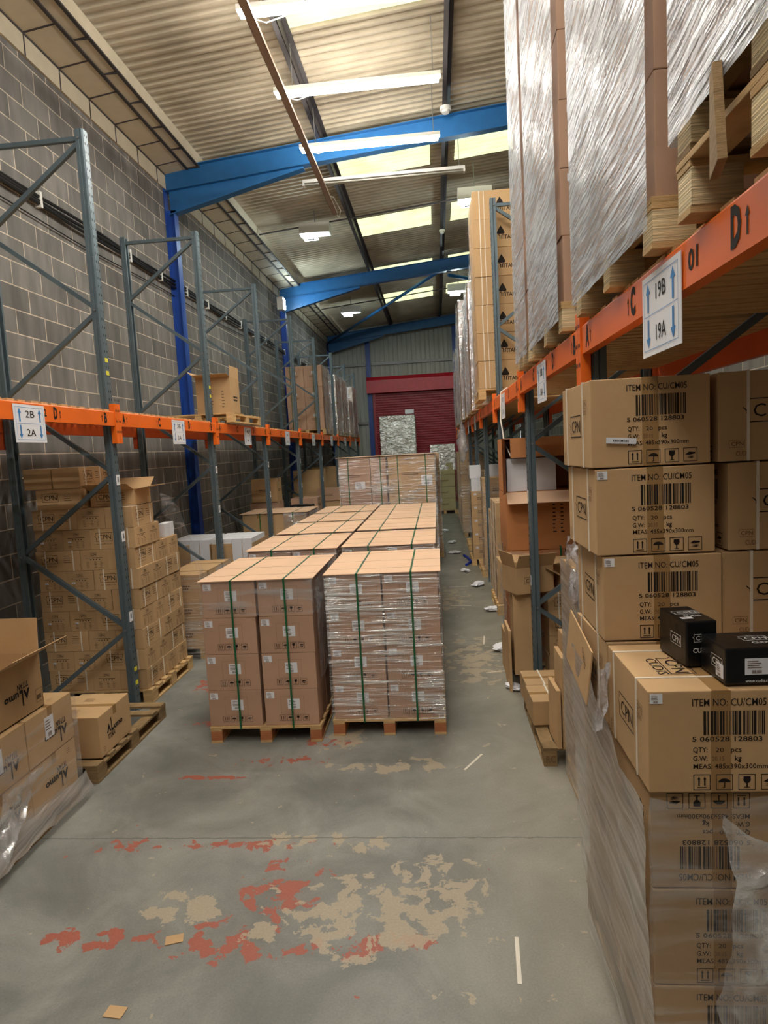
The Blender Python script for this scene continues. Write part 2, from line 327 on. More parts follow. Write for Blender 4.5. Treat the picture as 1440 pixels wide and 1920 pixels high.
def logo_frame(wd=0.2, bold=0.0, www=False):       # three letters in a box whose left side is notched
    h = wd*0.52; t = wd*0.022; d = Dec()
    d.r(-wd/2, -h/2, wd/2, -h/2+t); d.r(-wd/2, h/2-t, wd/2, h/2); d.r(wd/2-t, -h/2, wd/2, h/2)
    d.r(-wd/2, -h/2, -wd/2+t, -h*0.12); d.r(-wd/2, h*0.22, -wd/2+t, h/2)
    d.ln((-wd*0.58, h*0.14), (-wd/2+t*.5, -h*0.02), t); d.ln((-wd*0.5, -h*0.12), (-wd/2+t*.5, h*0.02), t)
    d.t('CPN', wd*0.02, -h*0.27, h*0.54, width=wd*0.80, bold=bold)
    return d
def tiny_lines(u, v, n, w, gap, hgt=0.004, r=None):
    r = r or random.Random(3); d = Dec()
    for i in range(n): d.r(u, v-i*gap, u+w*r.uniform(0.5, 1), v-i*gap+hgt)
    return d
def icon(kind, s=0.04):
    d = Dec(); t = s*0.045; d.fr(-s/2, -s/2, s/2, s/2, t)
    if kind == 0:
        for x in (-0.17*s, 0.17*s): d.r(x-t, -0.22*s, x+t, 0.2*s); d.p([(x-0.09*s, 0.17*s), (x+0.09*s, 0.17*s), (x, 0.36*s)])
        d.r(-0.27*s, -0.36*s, 0.27*s, -0.31*s)
    if kind == 1:
        d.p([(0.36*s*math.cos(a), 0.36*s*math.sin(a)*0.7-0.02*s) for a in [math.pi*i/10 for i in range(11)]]); d.r(-t/2, -0.34*s, t, 0); d.r(-0.12*s, -0.36*s, t, -0.32*s)
    if kind == 2:
        d.p([(-0.2*s, 0.36*s), (-0.22*s, 0.1*s), (-0.1*s, -0.05*s), (0.1*s, -0.05*s), (0.22*s, 0.1*s), (0.2*s, 0.36*s)]); d.r(-t, -0.32*s, t, 0); d.r(-0.17*s, -0.36*s, 0.17*s, -0.31*s)
    if kind == 3:
        d.p([(-0.36*s, 0.02*s), (-0.1*s, 0.2*s), (0.34*s, 0.16*s), (0.36*s, 0.06*s), (0.1*s, 0.0), (-0.1*s, -0.02*s)])
        for k in range(3): d.p([(-0.3*s, (-0.1-k*.07)*s), (0.1*s, (-0.14-k*.07)*s), (0.3*s, (-0.06-k*.06)*s), (0.1*s, (-0.10-k*.06)*s)])
    return d
def barcode(w, h, seed=5):
    r = random.Random(seed); d = Dec(); x = -w/2
    while x < w/2-0.004: k = r.choice((1, 1, 2, 3, 4))*w/95; d.r(x, 0, min(x+k, w/2), h); x += k+r.choice((1, 2, 3))*w/95
    return d
def titan_logo(s=0.1):
    d = Dec(); d.p([(0, s*1.15), (-s*0.22, s*0.8), (-s*0.34, s*0.55), (-s*0.33, s*0.46), (-s*0.2, s*0.40), (s*0.2, s*0.40), (s*0.33, s*0.46), (s*0.34, s*0.55), (s*0.22, s*0.8)])
    d.p([(-s*0.34, s*0.36), (-s*0.16, s*0.3), (-s*0.12, s*0.22), (-s*0.12, 0), (-s*0.04, -s*0.04), (-s*0.04, s*0.30), (-s*0.2, s*0.38)])
    d.p([(s*0.34, s*0.36), (s*0.16, s*0.3), (s*0.12, s*0.22), (s*0.12, 0), (s*0.04, -s*0.04), (s*0.04, s*0.30), (s*0.2, s*0.38)])
    d.t('ITAN', s*0.2, -s*0.03, s*0.34, width=s*0.95, align='l', bold=0.02); return d
def lumo_logo(s=0.1):
    d = Dec(); d.p([(-s*1.3, s*0.05), (-s*0.98, s*0.7), (-s*0.7, s*0.05), (-s*0.85, s*0.05), (-s*0.98, s*0.3), (-s*1.12, s*0.05)])
    d.t('L', -s*0.7, 0.0, s*0.95, bold=0.03, align='l', width=s*0.35); d.t('umo', -s*0.3, 0.0, s*0.42, bold=0.035, align='l', width=s*1.3)
    d.t('TITAN', -s*1.2, -s*0.42, s*0.34, bold=0.02, align='l', width=s*1.0); return d

# ---------------------------------------------------------------- cartons
KIND = {}
def ckind(key, w, d, h, m, ink=(), soft=(), labels=(), tape=None, straps=(), white_ink=(), lab_ink=(), bev=0.004):
    """mesh data of one kind of carton; the carton is centred on x,y with its base at z=0"""
    parts = []
    body = MB().box(-w/2, w/2, -d/2, d/2, 0, h).mesh('carton', m, bev)
    if tape is not None:
        tw = 0.05
        b = MB()
        if tape == 'x': b.box(-w/2-.001, w/2+.001, -tw/2, tw/2, h-.0005, h+.0009); b.box(-w/2-.0012, -w/2, -tw/2, tw/2, h-.07, h); b.box(w/2, w/2+.0012, -tw/2, tw/2, h-.07, h)
        elif tape == 'y': b.box(-tw/2, tw/2, -d/2-.001, d/2+.001, h-.0005, h+.0009); b.box(-tw/2, tw/2, -d/2-.0012, -d/2, h-.07, h)
        elif tape == 'yfull': b.box(-tw/2, tw/2, -d/2-.001, d/2+.001, h-.0005, h+.0009); b.box(-tw/2-.005, tw/2+.005, -d/2-.0009, -d/2, 0.003, h)
        parts.append(('packing_tape', b.mesh('packing_tape', M['tape'])))
    if ink: parts.append(('printed_marking', merge_place(ink, w, d, h, M['ink'])))
    if soft: parts.append(('faded_marking', merge_place(soft, w, d, h, M['ink_soft'])))
    if white_ink: parts.append(('white_printing', merge_place(white_ink, w, d, h, M['ink_white'])))
    for (axis, pos, tw) in straps:
        b = MB()
        e = 0.0035
        if axis == 'y': b.box(pos-tw/2, pos+tw/2, -d/2-e, -d/2, 0, h+e).box(pos-tw/2, pos+tw/2, d/2, d/2+e, 0, h+e).box(pos-tw/2, pos+tw/2, -d/2, d/2, h, h+e)
        else: b.box(-w/2-e, -w/2, pos-tw/2, pos+tw/2, 0, h+e).box(w/2, w/2+e, pos-tw/2, pos+tw/2, 0, h+e).box(-w/2, w/2, pos-tw/2, pos+tw/2, h, h+e)
        parts.append(('plastic_strap', b.mesh('plastic_strap', M['strap_white'])))
    labs = []
    for (face, u, v, lw, lh) in labels:
        lm = merge_place([(face, Dec().r(u-lw/2, v-lh/2, u+lw/2, v+lh/2))], w, d, h, M['paper'], 'paper_label', 0.002)
        dd = tiny_lines(u-lw*0.4, v+lh*0.3, 4, lw*0.7, lh*0.13, lh*0.045); dd.add(barcode(lw*0.45, lh*0.2), u, v-lh*0.42)
        pm = merge_place([(face, dd)], w, d, h, M['ink_soft'], 'label_print', 0.003)
        labs.append((lm, pm))
    KIND[key] = (body, parts, labs, (w, d, h)); return KIND[key]
HID = {n for a, b in [(3,3),(5,5),(9,9),(11,11),(15,15),(17,17),(21,21),(23,23),(27,27),(29,29),(39,39),(41,41),(47,47),(50,51),(53,55),(57,58),(63,72),(77,86),(91,100),(111,111),(125,125),(128,128),(131,131),(135,135),(139,139),(141,141),(144,144),(146,146),(148,150),(152,153),(155,155),(157,157),(159,163),(166,166),(171,171),(177,177),(181,181),(186,186),(188,188),(190,190),(236,237),(243,243),(246,246),(249,249),(252,253),(279,281),(283,283),(286,287),(290,291),(293,293),(296,296),(299,299),(304,306),(308,311),(324,324),(327,327),(330,330),(333,333),(336,336),(339,339),(342,342),(345,345),(348,348),(351,351),(354,358),(361,361),(367,368),(384,386),(388,388),(390,390),(392,392),(394,394),(399,399),(402,402),(405,405),(408,408),(412,412),(425,425),(429,429),(433,433),(437,437),(441,441),(445,445),(448,448),(456,456),(458,458),(460,460),(462,462),(464,464),(466,466),(470,470),(485,485),(496,504),(508,509),(511,523),(526,526),(529,529),(532,533),(535,541),(544,544),(547,547),(550,550),(553,553),(556,556),(559,560),(562,565),(568,568),(571,571),(574,574),(577,577),(580,580),(583,583),(586,587),(589,589),(593,593),(597,597),(601,601),(605,605),(609,609),(613,613),(617,617),(619,619),(622,622),(624,625),(628,628),(631,631),(634,634),(637,637),(640,640),(643,643),(646,646),(649,649),(652,652),(655,655),(658,658),(661,661),(664,664),(667,667),(670,670),(673,673),(676,676),(679,679),(682,682),(685,685),(688,688),(691,691),(694,694),(697,697),(700,700),(703,703),(706,706),(709,709),(711,712),(714,715),(718,719)] for n in range(a, b+1)}
KEEP = {'deep_a', 'deep_b', 'deep_c', 'under_white', 'r_s', 'r_w', 'r_m', 'black_flat'}
PUTN = [0]; PUTIDX = {}
def put(key, x, y, z, rz=0, label='', group=None, jit=0.004, name='carton', cat='box', no=()):
    body, parts, labs, _ = KIND[key]
    PUTN[0] += 1; q = (rnd.uniform(-jit, jit), rnd.uniform(-jit, jit), rnd.uniform(-jit, jit))
    if PUTN[0] in HID and key not in KEEP and 'tenth row' not in label: return None        # wholly behind other things
    if name == 'carton': name = {'L': 'banded_carton', 'C': 'labelled_carton', 'R': 'item_carton', 't': 'emblem_carton'}.get(key[0] if (key[1:2] == '_' or key == 'titan') else '', 'carton')
    o = link(name, body, None, (x+q[0], y+q[1], z), rz+q[2]*1.5); PUTIDX[o.name] = PUTN[0]
    for nm, me in parts:
        if nm in no: continue
        link(nm, me, o)
    for lm, pm in labs:
        l = link('paper_label', lm, o); link('label_print', pm, l)
    return setp(o, label, cat, group)

# left stack carton: .47 long x .29 x .209
cw, cdp, ch = 0.468, 0.288, 0.207
small = Dec().t('CPN', 0, 0.045, 0.022, width=0.05, bold=0.01).fr(-0.034, 0.038, 0.034, 0.073, 0.0015).r(-0.09, 0.02, 0.09, 0.024)
for k_ in range(4): small.r(-0.04+k_*0.03, 0.0, -0.03+k_*0.03, 0.01)
small.add(tiny_lines(-0.085, -0.02, 5, 0.04, 0.014, 0.003)); small.add(tiny_lines(0.0, -0.02, 5, 0.03, 0.014, 0.003)); small.add(tiny_lines(0.06, -0.02, 5, 0.03, 0.014, 0.003, random.Random(8)))
big = Dec().add(logo_frame(0.17, 0.0), -0.085, 0.02); big.t('www.cudis.co.uk', -0.09, -0.055, 0.012, width=0.16, bold=0.0)
big.add(tiny_lines(0.06, 0.05, 4, 0.1, 0.022, 0.004))
ckind('L_long', cw, cdp, ch, M['card'], ink=[('front', big), ('right', small)], straps=[('y', -0.13, 0.012), ('y', 0.16, 0.012)], labels=())
ckind('L_long_plain', cw, cdp, ch, M['card'], ink=[('front', big), ('right', small)])
ckind('L_short', cw, cdp, ch, M['card'], ink=[('front', big), ('right', small), ('left', small)], labels=[('left', -0.07, -0.02, 0.035, 0.02)])
ckind('L_short2', cw, cdp, ch, M['card'], ink=[('front', big), ('right', small), ('left', small)])
# centre stacks .47 x .38 x .315
bw, bd, bh = 0.465, 0.375, 0.316
ic = Dec()
for i_ in range(4): ic.add(icon(i_, 0.055), -0.085+i_*0.068, -0.095)
faint = Dec().fr(-0.09, -0.06, 0.11, 0.10, 0.0012)
ckind('C_box', bw, bd, bh, M['card_brown'], ink=[('front', ic)], soft=[('front', faint)], labels=[('front', 0.02, 0.03, 0.105, 0.09), ('front', -0.18, 0.11, 0.07, 0.055)])
# right CU/CM05 carton .40 wide x .47 deep x .328
rw, rd, rh = 0.435, 0.47, 0.328
face = Dec().t('ITEM NO: CU/CM05', 0.02, 0.10, 0.020, width=0.19, bold=0.005)
gface = Dec()
face.add(barcode(0.16, 0.066), 0.035, 0.020); face.t('5 060528 128803', 0.015, 0.002, 0.0135, width=0.18, bold=0.012)
face.t('QTY:', -0.073, -0.028, 0.0145, bold=0.008, align='l', width=0.038); face.t('20', -0.015, -0.028, 0.0125, bold=0.0, align='l', width=0.022); face.t('pcs', 0.024, -0.028, 0.0145, bold=0.008, align='l', width=0.028)
face.t('G.W:', -0.073, -0.052, 0.0145, bold=0.008, align='l', width=0.038); gface.t('20.15', -0.024, -0.052, 0.0125, bold=0.0, align='l', width=0.032); face.t('kg', 0.034, -0.052, 0.0145, bold=0.018, align='l', width=0.018)
face.t('MEAS: 485x390x300mm', -0.073, -0.074, 0.0135, bold=0.005, align='l', width=0.192)
for i_ in range(4): face.add(icon(i_, 0.044), -0.05+i_*0.058, -0.112)
side = Dec().add(logo_frame(0.17, 0.0), 0.0, 0.0); side_s = Dec().add(logo_frame(0.06), 0.15, 0.08); side_s.t('CUDIS', 0.14, 0.04, 0.018, width=0.06, bold=0.0); side_s.t('CUDIS', -0.19, -0.13, 0.018, width=0.05, bold=0.0, rot=math.pi/2)
topd = Dec().add(logo_frame(0.16), -0.055, -0.01, 1, -math.pi/2); topd.t('CUDIS', -0.135, -0.01, 0.035, width=0.16, bold=0.0, rot=-math.pi/2)
face.xf(0, 0, 1.16); gface.xf(0, 0, 1.16)
ckind('R_front', rw, rd, rh, M['card'], ink=[('front', face), ('left', side), ('top', topd)], soft=[('left', side_s), ('front', gface)], tape='yfull', straps=[('x', -0.12, 0.008), ('x', 0.15, 0.008)], labels=[('front', -0.193, 0.142, 0.038, 0.032)])
ckind('R_plain', rw, rd, rh, M['card'], ink=[('front', face), ('left', side)], soft=[('left', side_s), ('front', gface)], tape='yfull', straps=[('x', -0.12, 0.008), ('x', 0.15, 0.008)])
inv = Dec().add(face, 0, 0, 1, math.pi)
ckind('R_inv', rw, rd, rh, M['card'], ink=[('front', inv), ('left', Dec().add(side, 0, 0, 1, math.pi))], tape='yfull')
sid2 = Dec().add(logo_frame(0.17, 0.0), -0.05, 0.02); s2s = Dec().add(logo_frame(0.055), -0.17, -0.10); s2s.t('CUDIS', -0.15, -0.145, 0.018, width=0.05, bold=0.0)
ckind('R_cpn', 0.47, rw, rh, M['card'], ink=[('front', sid2), ('left', face)], soft=[('front', s2s)], straps=[('y', -0.13, 0.010), ('y', 0.18, 0.010)])
# lumo titan cartons, print on the +x side
lw_, ld_, lh_ = 0.42, 0.52, 0.333
ckind('lumo', lw_, ld_, lh_, M['card'], ink=[('right', Dec().add(lumo_logo(0.115), 0.0, -0.02))], soft=[('right', tiny_lines(-0.22, -0.10, 3, 0.05, 0.015)), ('top', tiny_lines(-0.1, 0.14, 4, 0.12, 0.02)), ('top', tiny_lines(-0.1, -0.1, 4, 0.12, 0.02))], tape='x')
ckind('lumo_inv', lw_, ld_, lh_, M['card'], ink=[('right', Dec().add(lumo_logo(0.115), 0.0, 0.0, 1, math.pi))], soft=[('right', tiny_lines(0.15, 0.12, 3, 0.05, 0.015)), ('top', tiny_lines(-0.1, 0.14, 4, 0.2, 0.02))], tape='x')
ckind('lumo_label', lw_, ld_, lh_, M['card'], ink=[('right', Dec().add(lumo_logo(0.115), 0.03, -0.02, 1, math.pi))], tape='x', labels=[('right', -0.02, 0.03, 0.1, 0.15)])
# titan cartons
ckind('titan', 0.62, 0.42, 0.366, M['card'], ink=[('front', Dec().add(titan_logo(0.15), 0.05, -0.08))], soft=[('right', tiny_lines(0.1, -0.1, 3, 0.06, 0.015))], straps=[('y', -0.22, 0.012), ('y', -0.16, 0.008)])
pr = Dec().t('DINNERWARE', 0, 0.02, 0.028, width=0.2, bold=0.02)
def word(n=2, w=0.2, h=0.02):
    d = Dec()
    r = random.Random(n)
    for j in range(n):
        x = -w/2
        while x < w/2*(1-0.3*j): k = r.uniform(0.012, 0.03); d.r(x, -j*h*1.7, x+k, -j*h*1.7+h); x += k+0.006
    return d
def generic(key, w, d, h, m='card', print_=True, tape='x', labels=(), straps=()):
    ink = [('front', word(2, w*0.4, 0.02)), ('right', word(2, d*0.4, 0.02)), ('left', word(2, d*0.4, 0.02))] if print_ else ()
    return ckind(key, w, d, h, M[m], soft=ink, tape=tape, labels=labels, straps=straps)

ORD = ['bottom', 'second', 'third', 'fourth', 'fifth', 'sixth', 'seventh', 'eighth', 'ninth', 'tenth', 'eleventh', 'twelfth']

# open carton: walls, floor and four flaps
def open_carton(x, y, z, w, d, h, m, label, rz=0, flaps=(0.4, 0.4, 0.4, 0.4), fl=0.18, print_faces=(), group=None, name='open_carton', angs=None):
    o = empty(name, (x, y, z), rz, label, 'box', group); t = 0.005
    MB().box(-w/2, w/2, -d/2, -d/2+t, 0, h).box(-w/2, w/2, d/2-t, d/2, 0, h).box(-w/2, -w/2+t, -d/2+t, d/2-t, 0, h).box(w/2-t, w/2, -d/2+t, d/2-t, 0, h).box(-w/2, w/2, -d/2, d/2, 0, t).obj('box_walls', m, o)
    A = angs or (60, 60, 60, 60)      # flap angle above horizontal outward for front(-y), back, left(-x), right
    def fb(kind, a):
        a = math.radians(a); c, s_ = math.cos(a)*fl, math.sin(a)*fl; b = MB(); e = t*0.6
        if kind == 0: b.prism([(-d/2, h), (-d/2-c, h+s_), (-d/2-c+e, h+s_+e), (-d/2+t, h)], 'x', -w/2, w/2)
        if kind == 1: b.prism([(d/2, h), (d/2+c, h+s_), (d/2+c-e, h+s_+e), (d/2-t, h)], 'x', -w/2, w/2)
        if kind == 2: b.prism([(-w/2, h), (-w/2-c, h+s_), (-w/2-c+e, h+s_+e), (-w/2+t, h)], 'y', -d/2, d/2)
        if kind == 3: b.prism([(w/2, h), (w/2+c, h+s_), (w/2+c-e, h+s_+e), (w/2-t, h)], 'y', -d/2, d/2)
        b.obj('flap', m, o)
    for i in range(4):
        if A[i] is not None: fb(i, A[i])
    if print_faces: link('printed_marking', merge_place(print_faces, w, d, h, M['ink']), o)
    return o

# ---------------------------------------------------------------- pallets
def pallet(x, y, z=0, w=1.0, d=1.2, label='', wood='wood', block='wood', h=0.144, boards_along='x', n=7, rz=0, group='pallets', skip=(), mark=None):
    """w along x, d along y. top boards run along boards_along"""
    o = empty('pallet', (x, y, z), rz, label, 'pallet', group); t = 0.02
    r = random.Random(int(abs(x*100)+abs(y*77)))
    bx = MB().box(-0.05, 0.05, -0.07, 0.07, 0, h-3*t).mesh('block', M[block], 0.003)
    for i in (-1, 0, 1):
        for j in (-1, 0, 1):
            link('block', bx, o, (i*(w/2-0.052), j*(d/2-0.072), t))
    # three bottom boards run along y, three stringer boards along y under the deck
    bb = MB().box(-0.05, 0.05, -d/2, d/2, 0, t).mesh('bottom_board', M[wood], 0.002); sb = bb
    st = MB().box(-0.05, 0.05, -d/2, d/2, 0, t).mesh('stringer_board', M[wood], 0.002)
    for i in (-1, 0, 1): link('bottom_board', bb, o, (i*(w/2-0.05), 0, 0)); link('stringer_board', st, o, (i*(w/2-0.05), 0, h-2*t))
    bwd = 0.1
    db = MB().box(-w/2, w/2, -bwd/2, bwd/2, 0, t).mesh('deck_board', M[wood], 0.002)
    for k in range(n):
        if k in skip: continue
        yy = -d/2+bwd/2+(d-bwd)*k/(n-1); link('deck_board', db, o, (r.uniform(-.003, .003), yy, h-t), r.uniform(-.004, .004))
    if mark:
        link('stencilled_letters', merge_place([('front', mark)], 0.1, 0.14, h-3*t, M['ink_soft']), o, ((w/2-0.052)*-1, -(d/2-0.072), t))
    return o

# ---------------------------------------------------------------- film shells
def film(x0, x1, y0, y1, z0, z1, label, m='film', amp=0.01, step=0.07, top=False, sides='FBLR', group=None, seed=1, name='stretch_film', slack=0.0):
    V = []; F = []; off = 0.012
    x0 -= off; x1 += off; y0 -= off; y1 += off
    rid = m == 'film_shiny' or m == 'film_heavy'; ra = 0.0040 if m == 'film_shiny' else 0.002
    def grid(P, nu, nv, nrm):
        n0 = len(V)
        for j in range(nv+1):
            for i in range(nu+1):
                p = Vector(P(i/nu, j/nv)); q = noise.noise(p*3.1+Vector((seed*7.3, 0, 0)))*0.7+noise.noise(p*11+Vector((0, seed*3.1, 0)))*0.3
                if rid:      # taut creases running round the load
                    a = p.z+0.10*(p.y+p.x)*(0.6+0.8*noise.noise(p*1.3)); rr = 1-abs(noise.noise(Vector(((p.x+p.y)*3.2, seed*5.0, a*42))))*2; q += (rr*0.8+noise.noise(Vector(((p.x+p.y)*9, seed*2.0, a*75)))*0.6)*ra/max(amp, 1e-4)
                edge = min(1, 4*min(i/nu, 1-i/nu)+0.1)
                V.append(tuple(p+Vector(nrm)*(max(-0.9, q)*amp*edge+amp*0.5+slack*edge*max(0, math.sin(j/nv*3.1)))))
        for j in range(nv):
            for i in range(nu): a = n0+j*(nu+1)+i; F.append((a, a+1, a+nu+2, a+nu+1))
    sz = 0.011 if rid else step; nx = max(2, int((x1-x0)/step)); ny = max(2, int((y1-y0)/step)); nz_ = max(2, int((z1-z0)/sz))
    if 'F' in sides: grid(lambda u, v: (x0+(x1-x0)*u, y0, z0+(z1-z0)*v), nx, nz_, (0, -1, 0))
    if 'B' in sides: grid(lambda u, v: (x0+(x1-x0)*u, y1, z0+(z1-z0)*v), nx, nz_, (0, 1, 0))
    if 'L' in sides: grid(lambda u, v: (x0, y0+(y1-y0)*u, z0+(z1-z0)*v), ny, nz_, (-1, 0, 0))
    if 'R' in sides: grid(lambda u, v: (x1, y0+(y1-y0)*u, z0+(z1-z0)*v), ny, nz_, (1, 0, 0))
    if top: grid(lambda u, v: (x0+(x1-x0)*u, y0+(y1-y0)*v, z1), nx, ny, (0, 0, 1))
    me = bpy.data.meshes.new('film'); me.from_pydata(V, [], F); me.materials.append(M[m])
    for p in me.polygons: p.use_smooth = True
    return setp(link(name, me), label, 'plastic wrap', group)
def sheet(P, nu, nv, m, label, amp=0.03, fs=5.0, seed=2, name='plastic_sheet', cat='plastic wrap', thick=0):
    V = []; F = []
    for j in range(nv+1):
        for i in range(nu+1):
            p = Vector(P(i/nu, j/nv)); k = Vector((noise.noise(p*fs+Vector((seed, 0, 0))), noise.noise(p*fs+Vector((0, seed+5, 0))), noise.noise(p*fs+Vector((0, 0, seed+9)))))
            V.append(tuple(p+k*amp))
    for j in range(nv):
        for i in range(nu): a = j*(nu+1)+i; F.append((a, a+1, a+nu+2, a+nu+1))
    me = bpy.data.meshes.new(name); me.from_pydata(V, [], F); me.materials.append(M[m])
    for p in me.polygons: p.use_smooth = True
    return setp(link(name, me), label, cat)

# ================================================================ the building
Y0, YE, XL, XR = -4.0, 28.6, -4.5, 3.7
def st(o): o['kind'] = 'structure'; return o
st(MB().box(XL-0.2, XR+0.2, Y0-0.2, YE+0.2, -0.1, 0).obj('floor', M['floor']))
st(MB().box(XL-0.15, XL, Y0, YE, 0, 7.15).obj('wall_left', M['block']))
st(MB().box(XR, XR+0.15, Y0, YE, 0, 8.6).obj('wall_right', M['block']))
st(MB().box(XL, XR, Y0-0.15, Y0, 0, 8.6).obj('wall_back', M['block']))
zrt = lambda x: 7.68+0.09*(x+2.09)          # top of the rafters
def cprof(t, pitch): 
    t = (t/pitch) % 1.0
    return 0.0 if t < 0.30 else ((t-0.30)/0.16 if t < 0.46 else (1.0 if t < 0.80 else 1-(t-0.80)/0.20))
# roof sheeting, ridges running up the slope
def roof():
    xs = [XL-0.1, -1.75, 0.14, 0.62, 2.3, XR+0.1]; lights = [(7.7, 8.75), (12.5, 13.5), (15.75, 16.95), (19.9, 20.9), (23.3, 24.7)]
    ys = []; y = Y0
    while y < YE: 
        for t in (0, 0.30, 0.46, 0.80): ys.append(y+t*0.16)
        y += 0.16
    V = []; F = {0: [], 1: []}
    for yy in ys:
        for x in xs: V.append((x, yy, zrt(x)+0.2+0.035*cprof(yy-Y0+1e-6, 0.16)))
    k = len(xs)
    for j in range(len(ys)-1):
        ym = (ys[j]+ys[j+1])/2; lit = any(a < ym < b for a, b in lights)
        for i in range(k-1):
            F[1 if (lit and i in (1, 3)) else 0].append((j*k+i, j*k+i+1, (j+1)*k+i+1, (j+1)*k+i))
    for q, nm, m in ((0, 'ceiling', 'roof'), (1, 'window_1', 'rooflight')):
        me = bpy.data.meshes.new(nm); me.from_pydata(V, [], F[q]); me.materials.append(M[m]); bm = bmesh.new(); bm.from_mesh(me)
        bmesh.ops.delete(bm, geom=[v for v in bm.verts if not v.link_faces], context='VERTS'); bm.to_mesh(me); bm.free(); st(link(nm, me))
roof()
# end wall: ribbed cladding
V = []; F = []; x = XL
xs = []
while x < XR:
    for t in (0, 0.1, 0.16, 0.9, 0.96): xs.append((x+t*0.2, 0.0 if t in (0, 0.1) else 0.035))
    x += 0.2
for xx, dd in xs: V += [(xx, YE-dd, 0), (xx, YE-dd, 8.5)]
for i in range(len(xs)-1): F.append((2*i, 2*i+2, 2*i+3, 2*i+1))
me = bpy.data.meshes.new('wall_far'); me.from_pydata(V, [], F); me.materials.append(M['clad']); st(link('wall_far', me))
# eaves lining and its cover strips
st(MB().box(XL, XL+0.03, Y0, YE, 7.15, 7.40).obj('trim_1', M['panel']))
st(MB().prism([(XL, 7.40), (-4.06, 7.46), (-4.06, 7.48), (XL, 7.42)], 'y', Y0, YE).obj('trim_2', M['panel']))
st(MB().prism([(-4.06, 7.46), (-3.86, 7.48), (-3.86, 7.70), (-3.90, 7.70), (-3.90, 7.50), (-4.06, 7.48)], 'y', Y0, YE).obj('trim_3', M['panel']))
b = MB()
for xx, zz in ((XL+0.02, 7.395), (-4.06, 7.455), (-3.86, 7.475)): b.box(xx-0.022, xx+0.022, Y0, YE, zz-0.012, zz+0.01)
y = Y0+0.25
while y < YE: b.prism([(XL, 7.394), (-4.06, 7.454), (-4.06, 7.462), (XL, 7.402)], 'y', y-0.012, y+0.012); b.box(-4.06, -3.86, y+0.3, y+0.32, 7.452, 7.475); b.box(XL+.03, XL+0.036, y-0.01, y+0.01, 7.15, 7.4); y += 0.7
st(b.obj('trim_4', M['dark_metal']))

# portal frames: rafter with haunch, column
def ibeam(name, m, y, zt, dep, x0, x1, parent, fl=0.08):
    b = MB()
    for a0, a1 in ((zt(0)-zt(0), 0.014), (dep-0.014, dep)):
        b.prism([(x0, zt(x0)-a1), (x1, zt(x1)-a1), (x1, zt(x1)-a0), (x0, zt(x0)-a0)], 'y', y-fl, y+fl)
    b.prism([(x0, zt(x0)-dep), (x1, zt(x1)-dep), (x1, zt(x1)), (x0, zt(x0))], 'y', y-0.006, y+0.006)
    return b.obj(name, m, parent)
for i, y in enumerate((11.3, 19.5, 27.9)):
    o = empty('portal_frame', (XL, y, 0), 0, 'blue painted steel portal frame ' + ['nearest the camera, behind the lit tubes', 'second from the camera, crossed by a diagonal brace', 'farthest, against the grey end wall'][i], 'steel frame', 'blue portal frames')
    P = lambda n: setattr(n, 'location', (-XL, -y, 0))
    r = ibeam('rafter', M['blue'], y, zrt, 0.36, XL+0.02, XR, o); P(r)
    b = MB(); zb = lambda x: 6.70+(x+4.42)*(7.27-6.70)/2.38
    b.prism([(-4.42, zb(-4.42)), (-2.04, 7.30), (-2.04, 7.33), (-4.42, zrt(-4.42)-0.36)], 'y', y-0.006, y+0.006)
    b.prism([(-4.42, zb(-4.42)), (-2.02, 7.27), (-2.02, 7.285), (-4.42, zb(-4.42)+0.016)], 'y', y-0.08, y+0.08)
    P(b.obj('haunch', M['blue'], o))
    b = MB(); b.box(XL+0.005, XL+0.017, y-0.09, y+0.09, 0, 7.42).box(-4.34, -4.328, y-0.09, y+0.09, 0, 6.72).box(XL+0.01, -4.33, y-0.006, y+0.006, 0, 6.8)
    P(b.obj('column', M['blue_deep'], o))
# purlins
for i, px_ in enumerate((-1.70, 0.42, 2.5)):
    b = MB(); z = zrt(px_); b.box(px_-0.004, px_+0.004, Y0, YE, z, z+0.2).box(px_-0.07, px_+0.004, Y0, YE, z, z+0.008).box(px_-0.004, px_+0.07, Y0, YE, z+0.19, z+0.2)
    o = b.obj('roof_purlin', M['dark_metal']); setp(o, ['dark steel purlin above the left ends of the tubes', 'dark steel purlin at the right ends of the tubes', 'dark steel purlin high above the right racking'][i], 'steel beam', 'roof purlins')
b = MB().tube([(-4.42, 27.85, 7.15), (0.35, 19.52, 7.60)], 0.05, 10); setp(b.obj('wind_brace', M['blue'], None, smooth=True), 'diagonal dark blue tubular brace under the far roof', 'steel brace')
b = MB().tube([(0.6, 19.7, 7.5), (3.6, 24.0, 7.95)], 0.05, 10); setp(b.obj('wind_brace', M['blue'], None, smooth=True), 'short blue brace going right behind the tall logo cartons', 'steel brace')
